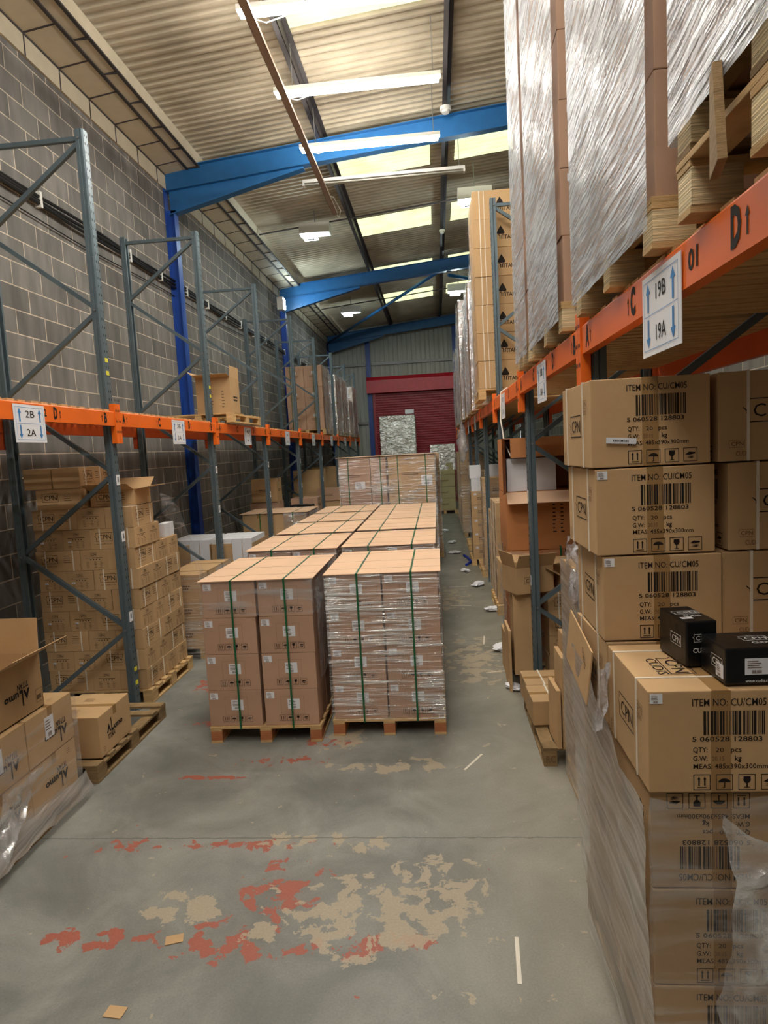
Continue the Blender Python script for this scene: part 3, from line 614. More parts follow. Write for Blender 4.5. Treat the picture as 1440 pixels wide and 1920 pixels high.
# end wall steel and shutter
for i, (x, l) in enumerate(((-2.80, 'blue post on the end wall at the left of the red shutter'), (0.98, 'blue post on the end wall at the right of the red shutter'))):
    setp(MB().box(x-0.10, x+0.10, YE-0.24, YE-0.225, 5.6 if i else 0, zrt(x)-0.36).box(x-0.01, x+0.01, YE-0.23, YE-0.05, 5.6 if i else 0, zrt(x)-0.36).obj('wall_post', M['blue_deep']), l, 'steel post', 'end wall posts')
for z, l in ((6.15, 'grey rail across the end wall above the red shutter'),):
    setp(MB().box(XL+0.02, -2.92, YE-0.16, YE-0.04, z, z+0.12).box(-2.68, 0.86, YE-0.16, YE-0.04, z, z+0.12).obj('cladding_rail', M['grey_metal']), l, 'steel rail')
setp(MB().box(XL+0.02, -2.95, YE-0.16, YE-0.04, 3.6, 3.72).obj('cladding_rail', M['grey_metal']), 'grey rail on the end wall left of the red shutter', 'steel rail')
dr = empty('door_1', (-0.9, YE-0.1, 0)); dr['kind'] = 'structure'
b = MB(); z = 0.0
pts = []
while z < 4.95: pts += [(0.0, z), (-0.035, z+0.02), (-0.035, z+0.075), (0.0, z+0.095)]; z += 0.105
pts = [(YE-0.12+a, c) for a, c in pts]; V = []; F = []
for a, c in pts: V += [(-2.60, a, c), (0.92, a, c)]
for i in range(len(pts)-1): F.append((2*i, 2*i+1, 2*i+3, 2*i+2))
me = bpy.data.meshes.new('shutter_curtain'); me.from_pydata([(v[0]+0.9, v[1]-YE+0.1, v[2]) for v in V], [], F); me.materials.append(M['red']); link('shutter_curtain', me, dr)
for x in (-2.62, 0.93): MB().box(x+0.9-0.06, x+0.9+0.06, -0.14, 0.04, 0, 4.95).obj('guide_rail', M['red'], dr)
MB().prism([(-0.44, 4.92), (0.05, 4.92), (0.05, 5.62), (-0.30, 5.62), (-0.44, 5.46)], 'x', -2.0, 1.96).obj('shutter_box', M['red_box'], dr)

# ================================================================ lamps, tray, detectors
def tube_lamp(y, lit, label, x0=-1.92, x1=0.28, z=7.2):
    o = empty('tube_light', ((x0+x1)/2, y, z), 0, label, 'light', 'tube lights hung under the roof'); L2 = (x1-x0)/2
    MB().box(-L2, L2, -0.05, 0.05, 0.02, 0.075).obj('housing', M['white_metal'], o, bev=0.004)
    if lit: MB().box(-L2+0.03, L2-0.03, -0.042, 0.042, -0.035, 0.02).obj('lit_diffuser', M['tube'], o, bev=0.01)
    else:
        for q in (-0.035, 0.035): MB().tube([(-L2+0.03, q, -0.01), (L2-0.03, q, -0.01)], 0.014, 8).obj('fluorescent_tube', M['tube_off'], o, smooth=True)
        MB().box(-L2, -L2+.03, -.055, .055, -.03, .03).box(L2-.03, L2, -.055, .055, -.03, .03).obj('end_cap', M['white_metal'], o)
    for q in (-L2+0.25, L2-0.1): MB().tube([(q, 0, 0.07), (q, 0, zrt((x0+x1)/2+q)-z+0.1)], 0.006, 5).obj('hanger', M['grey_metal'], o)
    return o
tube_lamp(7.25, True, 'lit white tube light nearest the camera, at top of view')
tube_lamp(8.85, True, 'lit white tube light, second from the camera, short of the blue rafter')
tube_lamp(10.45, True, 'lit white tube light directly in front of the blue rafter')
tube_lamp(11.75, False, 'unlit white twin tube light beyond the blue rafter', -2.14, 0.72)
for y in (5.65, 4.05, 2.45, 0.85, -0.75, -2.35): tube_lamp(y, True, 'lit white tube light above the camera end of the aisle, out of view')
b = MB().box(-0.045, 0.045, Y0+0.5, 12.95, 0, 0.008).box(-0.045, -0.039, Y0+0.5, 12.95, 0, 0.05).box(0.039, 0.045, Y0+0.5, 12.95, 0, 0.05)
tr = b.obj('cable_tray', M['tray'], None, (-1.76, 0, 7.08)); setp(tr, 'long narrow metal cable tray running under the left ends of the tube lights', 'cable tray')
MB().tube([(0.02, 12.1, .03), (0.05, 12.5, .16), (0.12, 12.9, .05), (0.06, 13.05, -.02), (0.0, 12.9, .03)], 0.008, 5).obj('cable', M['white_metal'], tr)
for y in (7.4, 8.95, 10.5): MB().tube([(0, y-.2, .03), (.15, y-.15, .0), (.35, y-.1, .08), (.4, y-.1, .14)], 0.006, 5).obj('cable', M['white_metal'], tr)
for x, y, z, l in ((-2.45, 14.6, 7.28, 'white box light with a small lit LED panel, past the unlit tubes'), (-2.72, 22.6, 7.22, 'white box light with a glowing LED panel near the far rafter'), (1.0, 13.6, 7.35, 'white box light half hidden behind the topmost logo carton'), (0.92, 20.8, 7.25, 'white box light with lit edge above the wrapped pallets at right')):
    o = empty('box_light', (x, y, z), 0, l, 'light', 'box lights under the roof')
    MB().box(-0.34, 0.34, -0.16, 0.16, 0, 0.22).obj('housing', M['white_metal'], o, bev=0.01)
    MB().box(-0.26, 0.04, -0.08, 0.08, -0.09, -0.06).obj('lit_panel', M['flood'], o); MB().box(-0.20, -0.02, -0.05, 0.05, -0.095, -0.088).obj('driver_plate', M['cable'], o)
    MB().box(-0.06, -0.02, -0.02, 0.02, -0.06, 0).obj('bracket', M['grey_metal'], o); MB().tube([(0, 0, 0.22), (0, 0, zrt(x)-z+0.15)], 0.012, 6).obj('hanger', M['grey_metal'], o)
o = empty('box_light', (-4.2, 18.6, 6.6), 0, 'small lit light on the left block wall by the second blue column', 'light'); MB().box(-0.14, 0.04, -0.12, 0.12, 0, 0.35).obj('housing', M['white_metal'], o); MB().box(0.04, 0.06, -0.1, 0.1, 0.03, 0.3).obj('lit_panel', M['flood'], o); MB().box(-0.29, -0.14, -0.03, 0.03, 0.15, 0.2).obj('bracket', M['grey_metal'], o)
for i, (y, s) in enumerate(((11.0, 1), (16.9, 0.8), (20.4, 0.8))):
    b = MB().tube([(0, 0, 0), (0, 0, -0.05)], 0.09*s, 16).tube([(0, 0, -0.05), (0, 0, -0.09)], 0.06*s, 16)
    o = b.obj('smoke_detector', M['white_metal'], None, (0.40, y, zrt(0.4)-0.003), smooth=False); o.location.z -= 0; setp(o, ['round white smoke detector under the purlin beside the unlit tubes', 'round white smoke detector under the purlin, middle one', 'round white smoke detector under the purlin, beyond the second rafter'][i], 'smoke detector', 'smoke detectors on the purlin')
# conduits on the ceiling and on the wall
for y in (14.9, 22.9): setp(MB().tube([(-3.8, y, zrt(-3.8)-0.04), (2.0, y, zrt(2.0)-0.04)], 0.018, 6).obj('conduit', M['dark_metal']), 'thin conduit crossing under the purlins by the %s box light' % ('nearer' if y < 20 else 'farther'), 'conduit')
b = MB()
for dz in (0, 0.045, 0.09): b.tube([(-4.445, y, 5.50+dz+0.015*math.sin(y*2.1+dz*30)) for y in [2+i*0.4 for i in range(62)]], 0.02, 6)
o = b.obj('cable_run', M['cable']); setp(o, 'bundle of black cables clipped along the block wall', 'cable')
for k in range(22): MB().box(-4.498, -4.42, 3+k*1.1-0.02, 3+k*1.1+0.02, 5.46, 5.64).obj('cable_clip', M['white_metal'], o)
setp(MB().tube([(-4.47, y, 5.33+0.02*math.sin(y*1.3)) for y in [2+i*0.4 for i in range(62)]], 0.008, 5).obj('cable_run', M['cable']), 'single thin black cable below the bundle on the block wall', 'cable')

# ================================================================ racking
PW, PD = 0.10, 0.075     # post size along y, along x
_post = {}
def post_mesh(sgn, H):
    k = (sgn, H)
    if k in _post: return _post[k]
    # channel section opening away from the aisle, with a groove down the side faces
    hw = PW/2; a, c = sgn*PD/2, -sgn*PD/2
    pts = [(a, -hw*0.72), (a, hw*0.72), (a-sgn*0.012, hw), (sgn*0.006, hw), (0, hw-0.008), (-sgn*0.006, hw), (c, hw), (c, hw*0.5), (c+sgn*0.006, hw*0.5), (c+sgn*0.006, hw-0.014), (a-sgn*0.008, hw-0.014), (a-sgn*0.008, -hw+0.014), (c+sgn*0.006, -hw+0.014), (c+sgn*0.006, -hw*0.5), (c, -hw*0.5), (c, -hw), (-sgn*0.006, -hw), (0, -hw+0.008), (sgn*0.006, -hw), (a-sgn*0.012, -hw)]
    me = MB().prism(pts, 'z', 0, H).mesh('post', M['steel'])
    b = MB(); z = 0.06
    while z < H-0.04:
        for q in (-0.02, 0.02): b.box(a-0.0005 if sgn > 0 else a-0.0012, a+0.0012 if sgn > 0 else a+0.0005, q-0.005, q+0.005, z, z+0.022)
        z += 0.075
    hm = b.mesh('slots', M['steel_edge'])
    b = MB(); z = 0.03
    while z < H-0.04: b.box(sgn*0.018, sgn*0.026, -hw-0.0008, hw+0.0008, z, z+0.008); z += 0.15
    h2 = b.mesh('bolt_holes', M['grey_metal']); b = MB().box(-0.06, 0.06, -0.06, 0.06, 0, 0.008).mesh('foot_plate', M['steel'])
    _post[k] = (me, hm, h2, b); return _post[k]
def rack_frame(y, xf, xr, sgn, H, fn, label, group, stick=(), yel=()):
    """xf aisle-side post, xr rear post; sgn points to the aisle; fn = heights of front nodes from the top"""
    o = empty('rack_upright', (xf, y, 0), 0, label, 'rack frame', group); dx = xr-xf
    for nm, x, s in (('front_post', 0, sgn), ('rear_post', dx, -sgn)):
        me, hm, h2, fp = post_mesh(s, H); p = link(nm, me, o, (x, 0, 0)); link('slots', hm, p); link('bolt_holes', h2, p); link('foot_plate', fp, o, (x, 0, 0))
    xa, xb = -sgn*0.01, dx+sgn*0.01
    def brace(a, b_):
        m = MB(); m.bar((a[0], 0, a[1]), (b_[0], 0, b_[1]), 0.008, 0.042, (0, 1, 0)); m = MB()
        d = (Vector((b_[0], 0, b_[1]))-Vector((a[0], 0, a[1]))).normalized(); nrm = Vector((-d.z, 0, d.x))
        m.bar((a[0], -0.018, a[1]), (b_[0], -0.018, b_[1]), 0.004, 0.040, nrm)
        for q in (-0.019, 0.019): m.bar((a[0]+nrm.x*q, 0, a[1]+nrm.z*q), (b_[0]+nrm.x*q, 0, b_[1]+nrm.z*q), 0.036, 0.003, nrm)
        m.obj('brace', M['steel'], o)
    nodes = []; z = fn; s = 0
    step = 0.77
    brace((xa, fn+0.02), (xb, fn+0.02))
    while z-step > 0.0: brace((xa if s == 0 else xb, z), (xb if s == 0 else xa, z-step+0.03)); nodes.append((s, z)); z -= step; s = 1-s
    for s_, z_ in nodes+[(s, z)]: MB().tube([(xa if s_ == 0 else xb, -PW/2-0.008, z_+0.01), (xa if s_ == 0 else xb, -PW/2+0.02, z_+0.01)], 0.011, 8).obj('bolt', M['grey_metal'], o)
    for z_ in stick:
        l = MB().box(sgn*PD/2, sgn*(PD/2+0.002), -0.035, 0.03, z_-0.05, z_+0.05).obj('barcode_label', M['paper'], o)
        link('label_print', merge_place([('right' if sgn > 0 else 'left', Dec().add(barcode(0.03, 0.05), 0, -0.02))], 0, 0, 0, M['ink']), l, (sgn*(PD/2+0.002), 0, z_))
    for z_ in yel: MB().box(sgn*PD/2, sgn*(PD/2+0.002), -0.035, 0.02, z_-0.02, z_+0.02).obj('load_sticker', M['yellow'], o)
    return o
def arrow_dec(s=0.05, upw=True, w=0.012):
    d = Dec(); k = 1 if upw else -1
    pts = [(-w*0.35, -k*s/2), (w*0.35, -k*s/2), (w*0.35, k*s*0.15), (w, k*s*0.15), (0, k*s/2), (-w, k*s*0.15), (-w*0.35, k*s*0.15)]
    d.p(pts if upw else pts[::-1]); return d
def beam(y0, y1, x, sgn, z0, z1, label, group, num=None, m='orange', letters=True, fr=(0.045, 0.335, 0.64, 0.92)):
    """box beam from post to post on the aisle face, with end connectors"""
    o = empty('rack_beam', (x, (y0+y1)/2, z0), 0, label, 'rack beam', group); L2 = (y1-y0)/2; h = z1-z0
    pts = [(sgn*0.025, 0.0), (sgn*0.025, h*0.94), (sgn*0.019, h), (-sgn*0.025, h), (-sgn*0.025, 0.0)]
    b = MB().prism(pts, 'y', -L2+PW/2, L2-PW/2); b.obj('box_beam', M[m], o)
    for e in (-1, 1):
        ya, yb = sorted((e*(L2-PW/2-0.004), e*(L2-0.0015)))
        b = MB().box(min(sgn*-0.02, sgn*0.034), max(sgn*-0.02, sgn*0.034), ya, yb, -0.165, h+0.075)
        c = b.obj('end_connector', M[m], o, bev=0.003)
        d = Dec(); 
        for q in range(4): d.r(-0.004-0.012, -0.12+q*0.10, -0.004, -0.10+q*0.10).r(0.006, -0.12+q*0.10, 0.018, -0.10+q*0.10)
        link('slots', merge_place([('right' if sgn > 0 else 'left', d)], 0, 0, 0, M['steel_edge']), c, (sgn*0.034, (ya+yb)/2, h*0.4))
    if letters:
        d = Dec(); k = 1   # u grows to the reader's right
        Ln = 2*L2
        def at(f): return -L2+f*Ln
        for f, s_, ar in zip(fr, 'ACDB', (1, -1, 1, -1)):
            d.t(s_, at(f), -h*0.30, h*0.66, width=h*0.40, bold=0.05); d.add(arrow_dec(h*0.48, True, 0.011), at(f)+ar*0.062, -0.002)
        if num: d.t(num, at(0.585), -h*0.2, h*0.42, width=h*0.5, bold=0.02)
        link('stencilled_letters', merge_place([('right' if sgn > 0 else 'left', d)], 0, 0, 0, M['ink']), o, (sgn*0.025, 0, h*0.5))
    return o
def bay_sign(y, x, sgn, zt, n, label, tilt=0.0):
    o = empty('bay_sign', (x, y, zt), 0, label, 'sign', 'bay number signs'); w, h = 0.37, 0.28
    c = 'right' if sgn > 0 else 'left'
    if tilt: o.rotation_euler = (0, 0, tilt)
    MB().box(-0.0015, 0.0015, -w/2, w/2, -h, 0).obj('sign_plate', M['paper'], o)
    d = Dec()
    d.t(n+'B', 0, 0.045, 0.052, width=0.11, bold=0.006); d.t(n+'A', 0, -0.092, 0.052, width=0.11, bold=0.006)
    link('sign_number', merge_place([(c, d)], 0.003, 0, 0, M['ink']), o, (0, 0, -h/2))
    d = Dec().r(-0.165, 0.118, 0.165, 0.120).r(-0.165, -0.120, 0.165, -0.118).r(-0.165, -0.001, 0.165, 0.001).r(-0.165, -0.12, -0.163, 0.12).r(0.163, -0.12, 0.165, 0.12)
    for u in (-0.12, 0.12): d.add(arrow_dec(0.1, True, 0.022), u, 0.062); d.add(arrow_dec(0.1, False, 0.022), u, -0.062)
    link('blue_arrows', merge_place([(c, d)], 0.003, 0, 0, M['ink_blue']), o, (0, 0, -h/2))
    return o
def deck(y0, y1, x0, x1, z, pitch, w, label, group, m='slat', seed=0):
    b = MB(); y = y0+0.04; r = random.Random(seed)
    while y+w < y1-0.03:
        dx = r.uniform(-0.012, 0.012); b.box(x0+dx, x1+dx, y, y+w, z, z+0.02); y += pitch+r.uniform(-0.01, 0.01)
    return setp(b.obj('slatted_deck', M[m]), label, 'rack shelf', group)
WORDS = ['nearest', 'second', 'third', 'fourth', 'fifth', 'sixth', 'seventh', 'eighth', 'ninth', 'tenth']
LF, LRr = -3.12, -4.13
LY = [3.17+2.8*k for k in range(9)]
for k, y in enumerate(LY):
    rack_frame(y, LF, LRr, 1, 5.52, 5.43, 'slate grey upright frame, %s' % (['out of view by the camera', 'nearest in view at left, tall against block wall'][k] if k < 2 else '%s in view in the left racking' % WORDS[k-1]), 'upright frames of the left racking', stick=(0.95, 1.75, 2.3) if k < 7 else (1.6,), yel=(0.28, 0.42, 3.32, 3.44) if k < 3 else ())
for k in range(8):
    y0, y1 = LY[k], LY[k+1]; n = str(k+2)
    beam(y0, y1, LF+PD/2+0.026, 1, 2.815, 2.95, 'orange front beam stencilled A C D B, bay %s of the left racking' % n, 'front beams of the left racking', num='0'+n)
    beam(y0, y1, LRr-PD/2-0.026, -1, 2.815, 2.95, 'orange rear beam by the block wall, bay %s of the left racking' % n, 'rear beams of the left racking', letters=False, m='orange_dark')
    deck(y0, y1, LRr-0.06, LF+0.05, 2.951, 0.135, 0.085, 'open timber slat shelf of left racking bay %s' % n, 'timber slat shelves of the left racking', seed=k)
    bay_sign(y0+1.45, LF+PD/2+0.055, 1, 2.93, n, 'white sign reading %sB over %sA on the left front beam' % (n, n))
RF, RRr = 0.87, 1.92
RY = [0.95, 3.54, 6.06, 8.74, 11.42, 14.05, 16.68, 19.3, 21.92, 24.5]
for k, y in enumerate(RY):
    rack_frame(y, RF, RRr, -1, 5.6, 5.50, 'slate grey upright frame, %s' % ('out of view at the camera, right racking' if k == 0 else ['between the near carton towers under the beam', 'beside the big open orange-brown carton', 'in front of the tall logo cartons'][k-1] + ', right racking' if k < 4 else '%s from the camera in the right racking' % WORDS[k-1]), 'upright frames of the right racking', stick=(1.15, 1.95) if k < 8 else (1.6,))
for k in range(9):
    y0, y1 = RY[k], RY[k+1]; n = str(19-k)
    bm_ = 'orange'
    o = beam(y0, y1, RF-PD/2-0.026, -1, 2.89, 3.035, 'orange front beam stencilled A C D B, bay %s of the right racking' % n, 'front beams of the right racking', num='01' if k < 2 else None, m=bm_, fr=(0.07, 0.36, 0.69, 0.95))
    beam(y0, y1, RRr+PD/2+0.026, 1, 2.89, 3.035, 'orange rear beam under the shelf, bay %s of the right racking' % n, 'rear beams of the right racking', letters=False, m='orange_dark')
    deck(y0, y1, RF-0.06, RRr+0.06, 3.036, 0.115 if k else 0.10, 0.085, 'close-slatted timber shelf of right racking bay %s' % n, 'timber slat shelves of the right racking', seed=k+20)
    if n != '16': bay_sign(y1-1.3 if k else 2.29, RF-PD/2-0.056, -1, 3.01, n, 'white sign reading %sB over %sA on the right front beam' % (n, n))
for i, (y, l) in enumerate(((6.9, 'loose white strapping hanging over the right beam'),)):
    setp(MB().tube([(0.80, y+.25, 3.05), (0.72, y+.2, 3.0), (0.70, y+.1, 2.7), (0.72, y, 2.45), (0.76, y-.25, 2.3)], 0.008, 6).obj('loose_strap', M['strap_white']), l, 'strap')

# ================================================================ centre: two rows of strapped stacks
def cap_board(x0, x1, y0, y1, z, label, group='cardboard top sheets'):
    b = MB(); e = 0.02
    o = MB().box(x0-e, x1+e, y0-e, y1+e, z, z+0.006).obj('top_sheet', M['card_pale'])
    for k in (0.18, 0.5, 0.9):
        yy = y0+(y1-y0)*k; MB().box(x0-e, x1+e, yy-0.002, yy+0.002, z+0.006, z+0.0066).obj('crease', M['ink_soft'], o)
    return setp(o, label, 'cardboard sheet', group)
def green_strap(x, y0, y1, z0, z1, label, wdt=0.016, e=0.016, group='green pallet straps'):
    b = MB(); t = 0.002; yl, yh = y0-e-0.012, y1+e+0.012; zt = z1+0.0075
    b.box(x-wdt/2, x+wdt/2, yl, yl+t, z0, zt+t).box(x-wdt/2, x+wdt/2, yh-t, yh, z0, zt+t).box(x-wdt/2, x+wdt/2, yl, yh, zt, zt+t)
    o = b.obj('strap', M['strap_green']); b = MB().box(x-wdt/2-.002, x+wdt/2+.002, (y0+y1)/2-.03, (y0+y1)/2+.03, zt+t, zt+t+.003).obj('strap_seal', M['grey_metal'], o)
    return setp(o, label, 'strap', group)
ROWN = {0: 'bottom', 1: 'second', 2: 'third', 3: 'top'}
def centre_stack(x0, y0, name, nz=4, full=True, wrap='film', rot=0.0, seed=1, gap=0.0, wrap_z=0.14, sides='FR'):
    w, d = 0.955, 1.14; z0 = 0.146; hs = 0.318 if full else 0.326
    pallet(x0+w/2, y0+d/2, 0, w+0.02, d+0.03, 'light wood block pallet under the '+name, wood='wood', block='wood_red', group='pallets in the centre of the aisle')
    for k in range(nz):
        for j in range(3):
            for i in range(2):
                if not full and not (j == 0 or i == 1): continue
                if not full and k < nz-2 and j == 0 and i == 0: continue
                put('C_box', x0+0.237+i*0.481+(gap if (i == 0 and k < 3) else 0), y0+0.19+j*0.38, z0+k*hs, 0, 'brown carton, %s row, %s column, %s of the %s' % (ROWN[k], ('left', 'right')[i], ('front', 'middle', 'back')[j], name), 'labelled brown cartons in the centre stacks', jit=0.003)
    zt = z0+nz*hs
    cap_board(x0, x0+w, y0, y0+d, zt, 'pale cardboard sheet lying on the '+name)
    for q, s in ((0.28, 'left'), (0.76, 'right')): green_strap(x0+w*q, y0, y0+d, z0-0.02, zt, '%s green strap around the %s' % (s, name))
    film(x0, x0+w, y0, y0+d, wrap_z, zt-0.003, 'clear stretch film around the '+name, wrap, amp=0.012, sides='FBLR', seed=seed, group='clear stretch film in the centre rows')
SN = ['nearest', 'second', 'third', 'fourth', 'fifth']
centre_stack(-2.05, 5.20, 'nearest strapped stack in the left row', seed=1, wrap='film_light', wrap_z=1.12, gap=-0.014)
centre_stack(-0.99, 5.30, 'nearest strapped stack in the right row', seed=2, wrap='film_heavy')
for k, y in enumerate((6.60, 7.95, 9.27, 10.6)):
    centre_stack(-2.06, y, SN[k+1]+' strapped stack in the left row', full=False, seed=3+k)
for k, y in enumerate((6.62, 7.98, 9.22, 10.38)):
    centre_stack(-1.03, y+0.02, SN[k+1]+' strapped stack in the right row', full=False, seed=9+k)
film(-2.04, -1.085, 5.22, 6.32, 0.55, 1.40, 'bunched shiny film down the right side of the nearest left-row stack', 'film_crumple', amp=0.02, sides='R', seed=17)
# tall pair beyond
generic('tall_l', 0.62, 0.55, 0.72, 'card_brown', labels=[('front', 0.1, -0.2, 0.2, 0.15)])
generic('tall_r', 0.93, 0.55, 0.72, 'card', labels=[('front', 0.3, -0.15, 0.22, 0.2)])
generic('tall_n', 0.31, 0.55, 0.72, 'card_brown', print_=False)
for i, (x0, nm) in enumerate(((-1.98, 'left'), (-1.0, 'right'))):
    y0 = 12.82
    pallet(x0+0.48, y0+0.6, 0, 0.98, 1.2, 'pallet under the %s one of the two tall wrapped loads' % nm, group='pallets in the centre of the aisle')
    for k in range(3):
        z = 0.146+k*0.725
        if i == 0:
            put('tall_l', x0+0.32, y0+0.28, z, 0, 'wide brown carton, %s row of the left tall wrapped load' % ('bottom', 'middle', 'top')[k], 'cartons of the tall loads'); put('tall_n', x0+0.80, y0+0.28, z, 0, 'narrow brown carton, %s row of the left tall wrapped load' % ('bottom', 'middle', 'top')[k], 'cartons of the tall loads')
        else: put('tall_r', x0+0.48, y0+0.28, z, 0, 'very wide tan carton, %s row of the right tall wrapped load' % ('bottom', 'middle', 'top')[k], 'cartons of the tall loads')
        put('tall_r', x0+0.48, y0+0.86, z, 0, 'tan carton at the back, %s row of the %s tall wrapped load' % (('bottom', 'middle', 'top')[k], nm), 'cartons of the tall loads')
    film(x0, x0+0.96, y0, y0+1.15, 0.14, 2.31, 'glossy stretch film around the %s tall load' % nm, 'film_heavy', amp=0.015, seed=20+i)
    for q in (0.2, 0.88) if i == 0 else (0.22, 0.8): green_strap(x0+0.96*q, y0, y0+1.15, 0.14, 2.325, 'dark green strap %s on the %s tall load' % ('left' if q < .5 else 'right', nm))
cap_board(-2.02, 0.0, 12.80, 13.98, 2.326, 'long pale cardboard sheet across the two tall loads')
y0 = 14.15
pallet(-0.42, y0+0.6, 0, 0.98, 1.2, 'pallet behind the tall wrapped loads', group='pallets in the centre of the aisle')
for k in range(3):
    put('tall_r', -0.42, y0+0.28, 0.146+k*0.725, 0, 'brown carton, %s row, in the wrapped stack peeking out behind the tall loads' % ('bottom', 'middle', 'top')[k], 'cartons behind the tall loads')
    put('tall_r', -0.42, y0+0.86, 0.146+k*0.725, 0, 'brown carton at the back, %s row, in the stack behind the tall loads' % ('bottom', 'middle', 'top')[k], 'cartons behind the tall loads')
film(-0.9, 0.06, y0, y0+1.15, 0.14, 2.33, 'shiny stretch film on the stack behind the tall loads', 'film', amp=0.02, seed=33)

# ================================================================ left floor
# near left wrapped pallet of logo cartons
PA = -2.73
pallet(PA-0.62, 3.52, 0, 1.22, 1.62, 'wooden pallet under the film-wrapped logo cartons at lower left', wood='wood_old', block='wood_old', n=8)
k = 0
for z, key in ((0.147, 'lumo_inv'), (0.483, 'lumo_label')):
    for j, y in enumerate((4.06, 3.53, 3.0)):
        for i in range(2):
            if i == 1 and z < 0.4: continue
            put(key if i == 0 else 'lumo_inv', PA-0.23-i*0.425, y, z, 0, 'logo carton, %s row, %s, %s on the lower left pallet' % ('bottom' if z < .4 else 'top', ('far end', 'middle', 'near end')[j], ('aisle side', 'wall side')[i]), 'logo cartons on the lower left pallet', jit=0.003)
film(PA-0.87, PA-0.015, 2.74, 4.33, 0.10, 0.81, 'grey stretch film around the lower left cartons', 'film_light', amp=0.014, sides='FBR', seed=41)
sheet(lambda u, v: Vector((PA+0.015+0.05*v+0.012*math.sin(u*9), 2.74+1.62*u, 0.20-0.13*v)), 30, 6, 'film_grey', 'skirt of grey film gathered over the edge of the lower left pallet', amp=0.02, fs=9)
sheet(lambda u, v: Vector((PA+0.025+0.02*math.sin(v*7+u*3), 3.45+0.45*u*(1-0.75*v)-0.12*v, 0.50-0.42*v)), 18, 18, 'film_crumple', 'crumpled tail of clear film hanging on the lower left load', amp=0.035, fs=14, seed=6)
open_carton(-3.0, 3.80, 0.822, 0.42, 0.56, 0.37, M['card'], 'open empty carton with raised flaps on the lower left load', fl=0.24, angs=(50, 86, 60, 28), print_faces=[('right', Dec().add(lumo_logo(0.11), 0.0, 0.0, 1, math.pi).fr(0.2, -0.14, 0.27, -0.05, 0.002).add(barcode(0.05, 0.03), 0.235, -0.12))])
# second pallet with one carton
pallet(-3.27, 5.15, 0, 1.1, 1.25, 'weathered pallet with a single logo carton, left of the aisle', wood='wood_old', block='wood_old', n=7, skip=(4,))
put('lumo', -2.96, 4.90, 0.146, 0.02, 'single taped logo carton on the weathered left pallet')
ckind('small_side', 0.30, 0.30, 0.24, M['card'], tape='x')
put('small_side', -3.42, 5.2, 0.146, 0.0, 'small plain carton behind the single logo carton on the left pallet')
# tall stack of logo cartons behind the nearest frame
PX0, PY0 = -4.10, 6.12
pallet(PX0+0.54, PY0+0.53, 0, 1.12, 1.10, 'new pale pallet under the tall stack of boxed-letter cartons at left', n=7, block='wood')
GL = 'boxed-letter cartons of the tall left stack'
def lab(r, pos): return 'tan boxed-letter carton, %s row, %s of the tall left stack' % (ORD[r], pos)
for r in range(10):
    z = 0.147+r*0.209; near = r < 9; far = r < 7
    j = rnd.uniform(-0.006, 0.006)
    if r < 9:
        if r % 2 == 0:      # front: long, short, short (right corner short on front, long on side)
            put('L_long', PX0+0.235+j, PY0+0.145, z, 0, lab(r, 'front left'), GL)
            put('L_short2', PX0+0.472+0.145+j, PY0+0.235, z, math.pi/2, lab(r, 'front centre'), GL)
            put('L_long', PX0+0.762+0.145+j, PY0+0.235, z, math.pi/2, lab(r, 'front right corner'), GL)
            if far:
                for q, s in ((0, 'middle'), (1, 'far end')): put('L_long_plain', PX0+0.583+0.235+j, PY0+0.472+0.145+q*0.291, z, 0, lab(r, 'aisle side '+s), GL)
        else:
            for q, s in ((0, 'front left'), (1, 'front centre')): put('L_short', PX0+0.145+q*0.291+j, PY0+0.235, z, math.pi/2, lab(r, s), GL)
            put('L_long', PX0+0.583+0.235+j, PY0+0.145, z, 0, lab(r, 'front right corner'), GL)
            put('L_long_plain', PX0+0.583+0.235+j, PY0+0.291+0.145, z, 0, lab(r, 'aisle side middle'), GL)
            if far: put('L_long', PX0+0.762+0.145+j, PY0+0.583+0.235, z, math.pi/2, lab(r, 'aisle side far end'), GL)
for r in (9, 10):
    z = 0.147+r*0.209
    if r == 10: put('L_long', PX0+0.145+0.25, PY0+0.24, z, math.pi/2, lab(r, 'left'), GL); put('L_long', PX0+0.30, PY0+0.75, z, math.pi/2, lab(r, 'behind the left one'), GL); put('L_long', PX0+0.1, PY0+0.24, z, math.pi/2, lab(r, 'against the wall'), GL)
    else:
        put('L_long_plain', PX0+0.30, PY0+0.145, z, 0, lab(r, 'front left'), GL); put('L_long_plain', PX0+0.30, PY0+0.436, z, 0, lab(r, 'second from front'), GL); put('L_long_plain', PX0+0.30, PY0+0.74, z, 0, lab(r, 'third from front'), GL)
open_carton(PX0+0.80, PY0+0.30, 0.147+9*0.209, 0.47, 0.36, 0.16, M['card'], 'open carton with spread flaps near the top of the tall left stack', fl=0.17, angs=(25, 40, 60, 10), print_faces=[('front', big)])
sheet(lambda u, v: Vector((-3.02+0.20*u*v+0.02*math.sin(u*8), 6.75+1.15*u, 2.12-1.15*u*u-0.10*u-v*(0.25+0.75*u)*0.9)), 26, 16, 'film_light', 'clear film sagging from the tall left stack to the floor behind', amp=0.03, fs=5, seed=4)
ckind('white_small', 0.10, 0.13, 0.15, M['plastic_white'])
for i, (x, y) in enumerate(((-3.12, 6.95), (-3.13, 7.09))): put('white_small', x, y, 0.147+7*0.209, 0.05, 'small white box on the step of the tall left stack, %s one' % ('nearer', 'farther')[i], 'small white boxes on the tall left stack')
